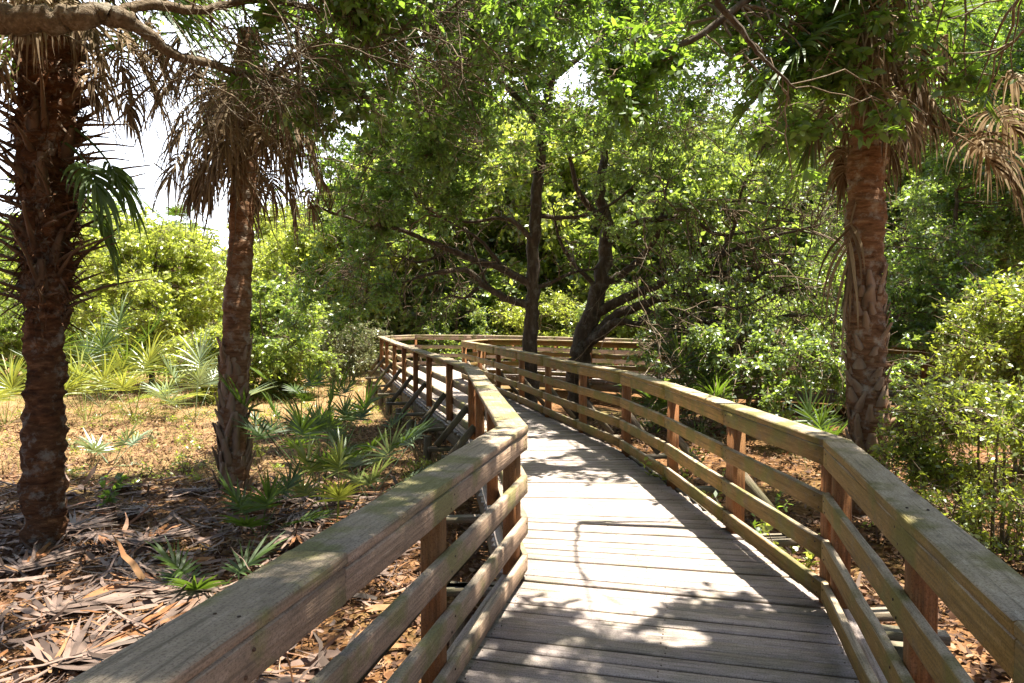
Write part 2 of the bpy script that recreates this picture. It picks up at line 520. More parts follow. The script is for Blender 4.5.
def board(mb, A, B, o0, o1, z0, z1, ma=None, mb_=None, cut=0.003, ch=0.006, seg=None, warp=0.003, zb=None):
    """a sawn board from plan point A to B; o = offset along the miter vectors, chamfered edges, uv along the grain"""
    A = np.asarray(A, float); B = np.asarray(B, float)
    d = norm(B - A); Ln = np.linalg.norm(B - A)
    prof = [(o0 + ch, z0), (o1 - ch, z0), (o1, z0 + ch), (o1, z1 - ch), (o1 - ch, z1), (o0 + ch, z1), (o0, z1 - ch), (o0, z0 + ch)]
    per = np.cumsum([0] + [math.dist(prof[i], prof[(i + 1) % 8]) for i in range(8)])
    ns = seg or max(1, int(Ln / 0.22))
    V = []
    dz = np.cumsum(rng.standard_normal(ns + 1)) * warp * 0.3
    do = np.cumsum(rng.standard_normal(ns + 1)) * warp * 0.2
    for s in range(ns + 1):
        t = s / ns
        tc = min(max(t, cut / Ln), 1 - cut / Ln)
        m = ma * (1 - t) + mb_ * t if 0 < t < 1 else (ma if t == 0 else mb_)
        if 0 < t < 1:
            m = ma * (1 - t) + mb_ * t
        for (o, z) in prof:
            p = A * (1 - tc) + B * tc + m * (o + do[s])
            V.append((p[0] + rng.normal(0, 0.0011), p[1] + rng.normal(0, 0.0011), z + dz[s] + rng.normal(0, 0.0011)))
    f = []; uv = []
    for s in range(ns):
        for k in range(8):
            k2 = (k + 1) % 8
            f.append((s * 8 + k, (s + 1) * 8 + k, (s + 1) * 8 + k2, s * 8 + k2))
            u0, u1 = s / ns * Ln, (s + 1) / ns * Ln
            uv.append(((u0, per[k]), (u1, per[k]), (u1, per[k + 1]), (u0, per[k + 1])))
    for b, rev in ((0, False), (ns * 8, True)):
        for q in ((0, 1, 2, 7), (7, 2, 3, 6), (6, 3, 4, 5)):
            q = q if not rev else q[::-1]
            f.append(tuple(b + i for i in q)); uv.append([(0.1 * prof[i][0], prof[i][1]) for i in q])
    mb.quads(V, f, uv)


def post_box(mb, c, ax, w, dpt, z0, z1):
    """upright post: centre c in plan, ax = along-rail unit vector"""
    ax = np.asarray(ax); ox = np.array([ax[1], -ax[0]])
    ch = 0.006
    prof = [(-w / 2 + ch, -dpt / 2), (w / 2 - ch, -dpt / 2), (w / 2, -dpt / 2 + ch), (w / 2, dpt / 2 - ch), (w / 2 - ch, dpt / 2), (-w / 2 + ch, dpt / 2), (-w / 2, dpt / 2 - ch), (-w / 2, -dpt / 2 + ch)]
    per = np.cumsum([0] + [math.dist(prof[i], prof[(i + 1) % 8]) for i in range(8)])
    V = []
    for z in (z0, z1):
        for (a, b) in prof:
            p = c + ax * a + ox * b
            V.append((p[0], p[1], z))
    f = []; uv = []
    for k in range(8):
        k2 = (k + 1) % 8
        f.append((k, k2, 8 + k2, 8 + k)); uv.append(((z0, per[k]), (z0, per[k + 1]), (z1, per[k + 1]), (z1, per[k])))
    for b in (0, 8):
        for q in ((0, 1, 2, 7), (7, 2, 3, 6), (6, 3, 4, 5)):
            f.append(tuple(b + i for i in (q if b else q[::-1]))); uv.append([(prof[i][0], prof[i][1]) for i in q])
    mb.quads(V, f, uv)


def beam3(mb, A, B, w, h):
    """sawn timber between two 3D points, w across (horizontal), h in the other direction"""
    A = np.asarray(A, float); B = np.asarray(B, float)
    d = norm(B - A)
    s = norm(np.cross(d, (0, 0, 1.0))) if abs(d[2]) < 0.98 else np.array([1.0, 0, 0])
    u = np.cross(s, d)
    V = []
    for P in (A, B):
        for (a, b) in ((-1, -1), (1, -1), (1, 1), (-1, 1)):
            V.append(P + s * a * w / 2 + u * b * h / 2)
    Ln = np.linalg.norm(B - A)
    per = [0, w, w + h, 2 * w + h, 2 * w + 2 * h]
    f = []; uv = []
    for k in range(4):
        k2 = (k + 1) % 4
        f.append((k, k2, 4 + k2, 4 + k)); uv.append(((0, per[k]), (0, per[k + 1]), (Ln, per[k + 1]), (Ln, per[k])))
    f += [(3, 2, 1, 0), (4, 5, 6, 7)]
    uv += [((0, 0), (0, w), (h, w), (h, 0))] * 2
    mb.quads(V, f, uv)


def disc(mb, c, n, r):
    n = norm(n); u = norm(np.cross(n, (0.3, 0.5, 0.81))); w = np.cross(n, u)
    V = [c + n * -0.004 + (u * math.cos(a) + w * math.sin(a)) * r for a in np.linspace(0, 2 * PI, 8, endpoint=False)] + [c + (u * math.cos(a) + w * math.sin(a)) * r * 0.8 for a in np.linspace(0, 2 * PI, 8, endpoint=False)]
    f = [(k, (k + 1) % 8, 8 + (k + 1) % 8, 8 + k) for k in range(8)] + [(8, 9, 10, 11), (8, 11, 12, 15), (12, 13, 14, 15)]
    mb.quads(V, f)


# rail courses: (name, o0, o1, z0, z1)
COURSES = [('cap_rail', 0.0, 0.148, H_CAP - 0.04, H_CAP), ('fascia_board', 0.004, 0.042, 0.815, H_CAP - 0.043),
           ('upper_rail', 0.002, 0.042, 0.545, 0.655), ('lower_rail', 0.0, 0.042, 0.285, 0.395), ('kick_board', 0.002, 0.042, 0.055, 0.158)]
POST_W = 0.09

boardwalk = empty('boardwalk', (0, 0, 0), 'weathered grey plank boardwalk curving away between two wooden railings', 'boardwalk')


def outrigger_dirs(P, m):
    return P, m


def railing(label, P, m, matn, n_skip=0, near_posts=()):
    root = empty('railing', (P[1][0], P[1][1], 0), label, 'railing')
    org = np.array([P[1][0], P[1][1], 0])
    for (nm, o0, o1, z0, z1) in COURSES:
        mb = MB()
        if nm == 'cap_rail' and matn == 'rail_l': o1 = 0.185
        for i in range(len(P) - 1):
            a, b = P[i], P[i + 1]
            Ln = np.linalg.norm(b - a)
            # long runs are two boards butted over a post
            if Ln > 3.2:
                k = max(2, round(Ln / 2.6)); 
                for j in range(k):
                    t0, t1 = j / k, (j + 1) / k
                    board(mb, a * (1 - t0) + b * t0, a * (1 - t1) + b * t1, o0, o1, z0 + rng.normal(0, .0015), z1 + rng.normal(0, .0015),
                          m[i] * (1 - t0) + m[i + 1] * t0, m[i] * (1 - t1) + m[i + 1] * t1)
            else:
                board(mb, a, b, o0, o1, z0 + rng.normal(0, .0015), z1 + rng.normal(0, .0015), m[i], m[i + 1])
        mb.build(nm, M[matn], root, origin=org)
    # posts stand behind the boards, with a diagonal brace to an outrigger under the deck
    posts = []
    for i in range(len(P) - 1):
        d = norm(P[i + 1] - P[i]); nn = np.array([m[i][0], m[i][1]])
        out = np.array([d[1], -d[0]]); out = out if np.dot(out, nn) > 0 else -out
        Ln = np.linalg.norm(P[i + 1] - P[i])
        st = [0.06 if i == 1 else 0.0]
        if Ln > 2.2:
            k = round(Ln / 1.62)
            st += [Ln * j / k for j in range(1, k)]
        if i == 0 or i == 1:
            st = st + [Ln - 0.07]
        for s in st:
            if i in (0,) and s == 0.0: continue
            posts.append((P[i] + d * s + out * (0.044 + POST_W / 2), d, out))
    nl = MB()
    for (c, d, out) in posts:
        if np.hypot(c[0], c[1]) > 11 or c[1] < 0: continue
        for (nm, o0, o1, z0, z1) in COURSES[1:]:
            for (sx, fz) in ((-0.02, 0.25), (0.022, 0.72)):
                q = c - out * (POST_W / 2 + 0.044 - o0 + 0.0035) + d * (sx + rng.normal(0, 0.006))
                disc(nl, np.array([q[0], q[1], z0 + (z1 - z0) * fz]), np.array([-out[0], -out[1], 0]), 0.0055)
        for sx in (0.04, 0.105):
            q = c - out * (POST_W / 2 + 0.044 - sx) + d * rng.normal(0, 0.012)
            disc(nl, np.array([q[0], q[1], H_CAP + 0.0035]), np.array([0, 0, 1.0]), 0.0055)
    nl.build('nail_heads', M['rust'], root, origin=org)
    for (c, d, out) in posts:
        if c[0] > 14: continue
        mb = MB()
        z0 = -0.30
        post_box(mb, c, d, POST_W, POST_W, z0, H_CAP - 0.043)
        mb.build('post', M['post'], root, origin=org)
        br = MB()
        a = np.array([*(c + out * (0.46)), -0.05]); b = np.array([*(c + out * 0.05), 0.44])
        a[:2] += d * 0.06; b[:2] += d * 0.06
        beam3(br, a, b, 0.036, 0.075)
        br.build('brace', M['pile'], root, origin=org)
        ob = MB()
        a = np.array([*(c + out * 0.56 + d * 0.065), -0.095]); b = np.array([*(c - out * 0.6 + d * 0.065), -0.095])
        beam3(ob, a, b, 0.09, 0.05)
        ob.build('outrigger', M['pile'], boardwalk)
    return root, posts


rail_left, postsL = railing('weathered grey railing on the left of the walk with green algae', L_in, mL, 'rail_l')
rail_right, postsR = railing('olive brown mossy railing on the right of the walk with orange posts', R_in, mR, 'rail_r')

# deck planks: pairs of left and right points give the direction of the planks
oL, oR = 0.16, 0.16
Lo = L_in + mL * oL; Ro = R_in + mR * oR


def along(P, i, t):
    return P[i] * (1 - t) + P[i + 1] * t


pairs = [(Lo[0], Ro[0]), (Lo[1], Ro[1])]
LP = [2, 3, 4, 5, 6, 7]
pairs.append((Lo[2], along(Ro, 4, 0.75)))
pairs.append((Lo[4], along(Ro, 6, 0.75)))
pairs.append((Lo[6], along(Ro, 8, 0.7)))
pairs.append((Lo[7], Ro[10]))
pairs.append((Lo[8], along(Ro, 10, 0.4)))
pairs.append((Lo[10], along(Ro, 10, 0.8)))
pairs.append((Lo[11], Ro[11]))
pairs.append((Lo[12], Ro[12]))
pairs.append((Lo[13], Ro[13]))
pairs.append((Lo[14], Ro[14]))
pairs.append((Lo[15], Ro[15]))
mb = MB(); nails = MB()
for i in range(len(pairs) - 1):
    (a0, b0), (a1, b1) = pairs[i], pairs[i + 1]
    ln = 0.5 * (np.linalg.norm(a1 - a0) + np.linalg.norm(b1 - b0))
    n = max(1, round(ln / 0.119))
    for k in range(n):
        t0, t1 = k / n, (k + 1) / n
        A0, B0 = a0 * (1 - t0) + a1 * t0, b0 * (1 - t0) + b1 * t0
        A1, B1 = a0 * (1 - t1) + a1 * t1, b0 * (1 - t1) + b1 * t1
        ca, cb = (A0 + A1) / 2, (B0 + B1) / 2
        d = norm(cb - ca); nn = np.array([-d[1], d[0]])
        if np.dot(nn, A1 - A0) < 0: nn = -nn
        g = 0.004 + abs(rng.normal(0, 0.0018))
        wa = max(0.02, np.dot(A1 - A0, nn) / 2 - g); wb = max(0.02, np.dot(B1 - B0, nn) / 2 - g)
        ca = ca - d * rng.uniform(-0.015, 0.02); cb = cb + d * rng.uniform(-0.015, 0.02)
        dz = rng.normal(0, 0.0022); tl = rng.normal(0, 0.0012)
        ch = 0.005; th = 0.038
        V = []; ns = 4
        prof = [(-1, -ch, -th), (1, -ch, -th), (1, 0, -th + ch), (1, 0, -ch), (1, -ch, 0), (-1, -ch, 0), (-1, 0, -ch), (-1, 0, -th + ch)]
        for s in range(ns + 1):
            t = s / ns
            c = ca * (1 - t) + cb * t; w = wa * (1 - t) + wb * t
            cup = rng.normal(0, 0.0008); sh = rng.normal(0, 0.0012)
            for (sg, off, z) in prof:
                p = c + nn * (sg * (w + off) + sh)
                V.append((p[0], p[1], z + dz + sg * tl + cup))
        Ln = np.linalg.norm(cb - ca)
        per = [0, 0.105, 0.11, 0.138, 0.143, 0.248, 0.253, 0.281, 0.286]
        f = []; uv = []
        for s in range(ns):
            for q in range(8):
                q2 = (q + 1) % 8
                f.append((s * 8 + q, s * 8 + q2, (s + 1) * 8 + q2, (s + 1) * 8 + q)[::-1])
                u0, u1 = s / ns * Ln, (s + 1) / ns * Ln
                uv.append(((u0, per[q]), (u0, per[q + 1]), (u1, per[q + 1]), (u1, per[q]))[::-1])
        for b in (0, ns * 8):
            for q in ((0, 1, 2, 7), (7, 2, 3, 6), (6, 3, 4, 5)):
                f.append(tuple(b + j for j in (q if b == 0 else q[::-1]))); uv.append([(0, 0.02 * j) for j in range(4)])
        mb.quads(V, f, uv)
        if 0.5 < ca[1] < 9:
            for t in (0.075, 0.5, 0.925):
                for sg in (-1, 1):
                    q = ca * (1 - t) + cb * t + nn * sg * (wa + wb) * 0.27 + d * rng.normal(0, 0.006)
                    disc(nails, np.array([q[0], q[1], dz + 0.0015]), np.array([0, 0, 1.0]), 0.005)
mb.build('deck_planks', M['deck'], boardwalk)
nails.build('nail_heads', M['rust'], boardwalk)

# stringers under the deck edges, and the curb strip on the deck just outside the kick boards
for nm, off, z0, z1, w in (('stringer', 0.10, -0.235, -0.045, 0.045),):
    for (P, m) in ((L_in, mL), (R_in, mR)):
        mb = MB()
        for i in range(len(P) - 1):
            board(mb, P[i], P[i + 1], off, off + w, z0, z1, m[i], m[i + 1], ch=0.003, warp=0.0)
        mb.build(nm, M['pile'], boardwalk)
for (P, m) in ((L_in, mL), (R_in, mR)):
    mb = MB()
    for i in range(len(P) - 1):
        board(mb, P[i], P[i + 1], 0.075, 0.145, 0.006, 0.05, m[i], m[i + 1], ch=0.016, warp=0.006, cut=0.03)
    mb.build('curb_log', M['deck'], boardwalk)
# piles
for (P, m) in ((L_in, mL), (R_in, mR)):
    for i in range(1, len(P) - 1):
        c = P[i] + m[i] * 0.42
        mb = MB()
        r = 0.065 + rng.uniform(-0.008, 0.01)
        tube(mb, [(c[0] + rng.normal(0, .02), c[1], GZ - 0.25), (c[0], c[1], -0.4), (c[0], c[1], -0.182)], [r * 1.05, r, r * 0.97], 8, 0.04)
        mb.build('pile', M['pile'], boardwalk, smooth=True)


# ------------------------------------------------------------------ ground
def ground_h(x, y):
    return GZ + 0.05 * np.sin(x * 0.9 + 1.3) * np.cos(y * 0.7) + 0.03 * np.sin(x * 2.3 + y * 1.7) + 0.00 * x


xs = np.concatenate([np.linspace(-400, -30, 12), np.linspace(-28, 28, 150), np.linspace(30, 400, 12)])
ys = np.concatenate([np.linspace(-400, -20, 10), np.linspace(-18, 40, 160), np.linspace(45, 500, 14)])
X, Y = np.meshgrid(xs, ys)
Z = ground_h(X, Y) + 0.012 * rng.standard_normal(X.shape)
mb = MB()
idx = np.arange(X.size).reshape(X.shape)
mb.quads(np.stack([X, Y, Z], -1).reshape(-1, 3), np.stack([idx[:-1, :-1], idx[:-1, 1:], idx[1:, 1:], idx[1:, :-1]], -1).reshape(-1, 4))
g = mb.build('ground', M['ground'], smooth=True)
tag(g, 'brown leaf-littered forest floor fading to straw-coloured clearing', kind='structure')


def in_deck(x, y):
    """points on or under the walk are skipped"""
    k = np.zeros(len(x), bool)
    for (a, b) in zip(pairs[:-1], pairs[1:]):
        quad = np.array([a[0], a[1], b[1], b[0]])
        ins = np.ones(len(x), bool); s0 = None
        for i in range(4):
            p, q = quad[i], quad[(i + 1) % 4]
            cr = (q[0] - p[0]) * (y - p[1]) - (q[1] - p[1]) * (x - p[0])
            ins &= cr < 0.02
        k |= ins
    return k


# fallen leaves
def litter(n, xr, yr, size, name, mat, aspect=0.5, up=0.5, lift=0.03, seedz=0.0, clear=0.0):
    x = rng.uniform(*xr, n); y = rng.uniform(*yr, n)
    P = np.stack([x, y, ground_h(x, y) + rng.uniform(0.0, lift, n)], 1)
    D = rand_dir(n, 0.3); Nn = norm(rng.standard_normal((n, 3)) * up + np.array([0, 0, 1.0]))
    L = size * rng.uniform(0.5, 1.5, n)
    return P, D, Nn, L


LIT = []
for (n, xr, yr, sz) in ((24000, (-7, -0.2), (2.2, 8), 0.06), (20000, (-10, -0.6), (8, 15), 0.065), (18000, (1.2, 6), (2.8, 8), 0.065), (14000, (0.5, 9), (8, 16), 0.075), (5000, (-1.3, 1.6), (1.5, 12), 0.06)):
    LIT.append(litter(n, xr, yr, sz, '', None))

# loose strips of dead palm leaf
def strips(mb, P, D, L, W, seg=4, curl=0.3, grav=None, zoff=0.0):
    """curled ribbons; P (n,3) start, D (n,3) direction"""
    n = len(P)
    D = norm(D)
    side = norm(np.cross(D, rng.standard_normal((n, 3)) * 0.5 + np.array([0, 0, 1.0])))
    V = np.zeros((n, seg + 1, 2, 3)); p = P.copy(); d = D.copy()
    prof = np.interp(np.linspace(0, 1, seg + 1), [0, 0.15, 0.6, 1], [0.6, 1, 0.8, 0.08])
    for s in range(seg + 1):
        V[:, s, 0] = p + side * np.reshape(W, (-1, 1)) * prof[s] / 2
        V[:, s, 1] = p - side * np.reshape(W, (-1, 1)) * prof[s] / 2
        p = p + d * np.reshape(L, (-1, 1)) / seg
        d = norm(d + rng.standard_normal((n, 3)) * curl * np.array([1, 1, 0.5]))
        if grav is not None: d = norm(d + np.array([0, 0, -grav]))
    base = np.arange(n)[:, None] * (seg + 1) * 2
    f = np.stack([np.stack([base[:, 0] + 2 * s, base[:, 0] + 2 * s + 1, base[:, 0] + 2 * s + 3, base[:, 0] + 2 * s + 2], 1) for s in range(seg)], 1)
    mb.quads(V.reshape(-1, 3), f.reshape(-1, 4))
    return V


mb = MB()
for (P, D, Nn, L) in LIT:
    strips(mb, P, D, L, L * rng.uniform(0.25, 0.6, len(L)), 3, 0.42)
n = 420
x = rng.uniform(-3, 2, n); y = rng.uniform(1.5, 18, n)
ok = in_deck(x, y); x, y = x[ok], y[ok]; n = len(x)
P = np.stack([x, y, rng.uniform(0.008, 0.014, n)], 1)
Ld = rng.uniform(0.025, 0.06, n)
strips(mb, P, rand_dir(n, 0.02), Ld, Ld * rng.uniform(0.3, 0.5, n), 3, 0.12)
n = 2600
x = rng.uniform(-7, 6, n); y = rng.uniform(2, 12, n)
P = np.stack([x, y, ground_h(x, y) + rng.uniform(0.0, 0.05, n)], 1)
strips(mb, P, rand_dir(n, 0.15), rng.uniform(0.06, 0.5, n), rng.uniform(0.003, 0.008, n), 4, 0.12)
o = mb.build('leaf_litter', M['litter'])
tag(o, 'carpet of fallen brown and orange oak leaves and twigs on the ground', kind='stuff')
# loose strips of dead palm leaf
mb = MB()
for (n, xr, yr) in ((3600, (-6.5, -0.9), (2.4, 9.6)), (200, (1.8, 6), (4, 9))):
    x = rng.uniform(*xr, n); y = rng.uniform(*yr, n)
    P = np.stack([x, y, ground_h(x, y) + rng.uniform(0.01, 0.10, n)], 1)
    strips(mb, P, rand_dir(n, 0.18), rng.uniform(0.05, 0.5, n) ** 1.0, 0.008 + 0.05 * rng.random(n) ** 2, 5, 0.24)
n = 260
x = rng.uniform(-6.5, -1.0, n); y = rng.uniform(2.6, 9.5, n)
P = np.stack([x, y, ground_h(x, y) + rng.uniform(0.02, 0.09, n)], 1)
strips(mb, P, rand_dir(n, 0.16), rng.uniform(0.2, 0.65, n), rng.uniform(0.025, 0.06, n), 6, 0.17)
o = mb.build('palm_debris', M['debris'])
tag(o, 'loose grey and tan strips of dead palm leaf strewn under the palms', kind='stuff')

# straw-coloured grass of the clearing
mb = MB()
n = 26000
tx = rng.uniform(-13, -0.5, 900); ty = rng.uniform(9.5, 24, 900); ti = rng.integers(0, 900, n)
x = np.where(rng.random(n) < 0.75, tx[ti] + rng.normal(0, 0.13, n), rng.uniform(-13, -0.5, n)); y = np.where(rng.random(n) < 0.75, ty[ti] + rng.normal(0, 0.13, n), rng.uniform(9.5, 24, n))
ok = ~in_deck(x, y); x, y = x[ok], y[ok]; n = len(x)
P = np.stack([x, y, ground_h(x, y) - 0.01], 1)
D = norm(rng.standard_normal((n, 3)) * np.array([0.6, 0.6, 0.2]) + np.array([0, 0, 0.6]))
strips(mb, P, D, rng.uniform(0.06, 0.26, n), rng.uniform(0.006, 0.014, n), 2, 0.2)
n = 1500
x = rng.uniform(3, 12, n); y = rng.uniform(9, 22, n)
ok = ~in_deck(x, y); x, y = x[ok], y[ok]; n = len(x)
P = np.stack([x, y, ground_h(x, y) - 0.01], 1)
strips(mb, P, norm(rng.standard_normal((n, 3)) * np.array([0.6, 0.6, 0.2]) + np.array([0, 0, 0.6])), rng.uniform(0.06, 0.3, n), rng.uniform(0.006, 0.014, n), 2, 0.2)
o = mb.build('dry_grass', M['straw'])
tag(o, 'short dry straw-coloured grass across the sunny clearing', kind='stuff')


# ------------------------------------------------------------------ palms
def frond(mb, base, az, el, Lp, Lb, n=26, spread=2.0, g=0.10, gp=0.05, w=0.035, seg=5, pw=0.016, lift=0.25, stem=True, jit=0.03):
    """a fan leaf of a cabbage palm or palmetto: petiole, then a fan of folded leaflets that droop"""
    p = np.array(base, float)
    d = np.array([math.cos(az) * math.cos(el), math.sin(az) * math.cos(el), math.sin(el)])
    pts = [p.copy()]
    for s in range(6):
        p = p + d * Lp / 6; pts.append(p.copy()); d = norm(d + np.array([0, 0, -gp]))
    if stem:
        tube(mb, pts, np.linspace(pw, pw * 0.55, 7), 4)
    f = d; s = np.cross(f, (0, 0, 1.0))
    s = norm(s) if np.linalg.norm(s) > 0.05 else np.array([math.sin(az), -math.cos(az), 0])
    u = np.cross(s, f)
    a = np.linspace(-spread, spread, n) + rng.normal(0, 0.04, n)
    ra = np.abs(a) / spread
    P = p + f * (1 - ra)[:, None] * Lb * 0.28 - u * ((1 - ra) ** 2)[:, None] * Lb * 0.05
    D = norm(np.cos(a)[:, None] * f + np.sin(a)[:, None] * s + u * lift * np.abs(np.sin(a))[:, None])
    L = Lb * (0.8 - 0.28 * ra) * rng.uniform(0.85 if jit < 0.05 else 0.35, 1.1, n)
    alt = np.where(np.arange(n) % 2 == 0, 1, -1) * 0.5
    side = norm(np.cross(D, u))
    nu = np.cross(side, D)
    side = norm(side * np.cos(alt)[:, None] + nu * np.sin(alt)[:, None])
    V = np.zeros((n, seg + 1, 2, 3)); q = P.copy(); dd = D.copy()
    prof = np.interp(np.linspace(0, 1, seg + 1), [0, 0.25, 0.6, 1], [0.55, 1, 0.75, 0.06])
    for k in range(seg + 1):
        V[:, k, 0] = q + side * w * prof[k] / 2
        V[:, k, 1] = q - side * w * prof[k] / 2
        q = q + dd * (L / seg)[:, None]
        gg = g * (0.4 + 1.4 * k / seg) * rng.uniform(0.6, 1.4, n)
        dd = norm(dd + np.stack([np.zeros(n), np.zeros(n), -gg], 1) + rng.standard_normal((n, 3)) * jit)
    b = np.arange(n) * (seg + 1) * 2
    F_ = np.stack([np.stack([b + 2 * k, b + 2 * k + 1, b + 2 * k + 3, b + 2 * k + 2], 1) for k in range(seg)], 1)
    mb.quads(V.reshape(-1, 3), F_.reshape(-1, 4))


def palm_trunk(mb, pts, radii, ring=0.03, rough=0.05, sides=22, step=0.045, depth=0.06):
    P = spline(pts, 14)
    L = np.concatenate([[0], np.cumsum(np.linalg.norm(np.diff(P, axis=0), axis=1))])
    n = int(L[-1] / step)
    t = np.linspace(0, L[-1], n)
    C = np.stack([np.interp(t, L, P[:, i]) for i in range(3)], 1)
    R = np.interp(t / t[-1], np.linspace(0, 1, len(radii)), radii)
    a = np.linspace(0, 2 * PI, sides, endpoint=False)
    ph = rng.uniform(0, 6.28, 4)
    lump = rng.standard_normal((n, sides)) * rough
    lump = (lump + np.roll(lump, 1, 0) + np.roll(lump, 1, 1)) / 2
    big = _blur(rng.standard_normal((n, sides * 4)), 2.2)[:, :sides] * rough * 0.9
    lump = lump + big
    depth = depth * (0.35 + 0.65 * np.abs(_blur(rng.standard_normal((n, sides * 4)), 3.0)[:, :sides]) * 1.4)
    saw = ((t[:, None] / ring * 0.16 + 0.35 * np.sin(a + ph[0])[None] + 0.2 * np.sin(3 * a + ph[1])[None]) % 1.0)
    rr = R[:, None] * (1 + lump + depth * (saw - 0.5))
    V = np.zeros((n, sides, 3))
    V[:, :, 0] = C[:, 0:1] + np.cos(a) * rr; V[:, :, 1] = C[:, 1:2] + np.sin(a) * rr; V[:, :, 2] = C[:, 2:3]
    idx = np.arange(n * sides).reshape(n, sides)
    i2 = np.roll(idx, -1, 1)
    mb.quads(V.reshape(-1, 3), np.stack([idx[:-1], i2[:-1], i2[1:], idx[1:]], -1).reshape(-1, 4))
    return C, R, t


def boots(C, R, t, t0, t1, dens, length, tilt, width, spread_len=0.4):
    """old leaf bases on a spiral round the trunk; yields one small mesh each"""
    nb = int((t1 - t0) * dens)
    for k in range(nb):
        mb = MB()
        tt = t0 + (t1 - t0) * (k + rng.random() * 0.5) / nb
        c = np.array([np.interp(tt, t, C[:, i]) for i in range(3)]); r = np.interp(tt, t, R)
        a = k * 2.399 + rng.normal(0, 0.2)
        rad = np.array([math.cos(a), math.sin(a), 0]); tan = np.array([-math.sin(a), math.cos(a), 0])
        L = length * rng.uniform(1 - spread_len, 1 + spread_len); ti = tilt * rng.uniform(0.6, 1.4)
        lean = rng.normal(0, 0.25)
        d = norm(rad * math.sin(ti) + np.array([0, 0, math.cos(ti)]) + tan * lean)
        nrm = norm(np.cross(tan, d)); w = width * rng.uniform(0.7, 1.2)
        p = c + rad * (r * 0.93)
        th = 0.012; ns = 4; V = []
        prof = [1.0, 0.75, 0.5, 0.36, rng.uniform(0.1, 0.3)] if tilt > 0.45 else [0.9, 1.0, 0.85, 0.6, rng.uniform(0.2, 0.65)]
        dd = d.copy(); up = -0.10 if ti > 0.6 else 0.05
        for s_ in range(ns + 1):
            ww = w * prof[s_] / 2
            for (sg, h) in ((-1, -0.2), (0, 1.0), (1, -0.2), (0, -1.0)):
                V.append(p + tan * sg * ww + nrm * h * th * (1.6 - s_ * 0.28))
            p = p + dd * L / ns; dd = norm(dd + np.array([0, 0, 1.0]) * up * 0.5 + rng.standard_normal(3) * 0.06)
        f = []
        for s_ in range(ns):
            for q in range(4):
                q2 = (q + 1) % 4
                f.append((s_ * 4 + q, s_ * 4 + q2, s_ * 4 + 4 + q2, s_ * 4 + 4 + q))
        f.append((ns * 4, ns * 4 + 1, ns * 4 + 2, ns * 4 + 3))
        mb.quads(V, f)
        yield mb


def palm(label, base, pts, radii, barkm, bootspec, greens, deads, name='cabbage_palm', bootm='boot', rough=0.04, ring=0.03, depth=0.06, fibre=None):
    """greens / deads: dicts n, el (low, high), Lp, Lb, dz (height range of the hubs below and above the trunk top), az (range)"""
    base = np.asarray(base)
    root = empty(name, tuple(base), label, 'palm tree')
    mb = MB(); C, R, t = palm_trunk(mb, pts, radii, ring, rough, depth=depth)
    nb = 0
    for bs in bootspec:
        for b in boots(C, R, t, *bs):
            if nb < 99:
                b.build('leaf_base', M[bootm], root, origin=base); nb += 1
    if fibre:
        n, f0, f1, fl = fibre
        tt = rng.uniform(f0, f1, n); a = rng.uniform(0, 2 * PI, n)
        Pf = np.stack([np.interp(tt, t, C[:, i]) for i in range(3)], 1); rf = np.interp(tt, t, R)
        rad = np.stack([np.cos(a), np.sin(a), 0 * a], 1)
        strips(mb, Pf + rad * rf[:, None] * 0.97, norm(rad * rng.uniform(0.2, 0.9, (n, 1)) + np.stack([-np.sin(a), np.cos(a), 0 * a], 1) * rng.normal(0, 0.35, (n, 1)) + np.array([0, 0, 1.0]) * rng.uniform(-0.9, 0.7, (n, 1))), rng.uniform(0.3, 1.0, n) * fl, rng.uniform(0.008, 0.03, n), 4, 0.16, 0.16)
    mb.build('trunk', M[barkm], root, smooth=not fibre, origin=base)
    top = C[-1].copy()
    for nm, mt, spec in (('frond', 'frond', greens), ('dead_frond', 'dead', deads)):
        if not spec: continue
        n = spec['n']
        for k in range(n):
            az0, az1 = spec.get('az', (0, 2 * PI))
            az = az0 + ((k * 0.618 + rng.uniform(0, 0.12)) % 1.0) * (az1 - az0)
            el = rng.uniform(*spec['el'])
            hz = rng.uniform(*spec['dz'])
            c = np.array([np.interp(t[-1] + min(0, hz), t, C[:, i]) for i in range(3)]) + (0, 0, max(0, hz))
            b = c + np.array([math.cos(az) * 0.12, math.sin(az) * 0.12, 0])
            mb = MB()
            if nm == 'frond':
                frond(mb, b, az, el, spec['Lp'] * rng.uniform(0.8, 1.15), spec['Lb'] * rng.uniform(0.85, 1.1), 34, 2.0, 0.18, 0.10, 0.042, 5)
            else:
                frond(mb, b, az, el, spec['Lp'] * rng.uniform(0.6, 1.1), spec['Lb'] * rng.uniform(0.75, 1.1), 36, 1.7, 0.5, 0.22, 0.025, 7, pw=0.012, lift=0.1, jit=rng.uniform(0.055, 0.14))
            mb.build(nm, M[mt], root, origin=base)
    return root


def gpt(px, Y):
    x = (px - 512) / F * Y
    return np.array([x, Y, float(ground_h(x, Y))])


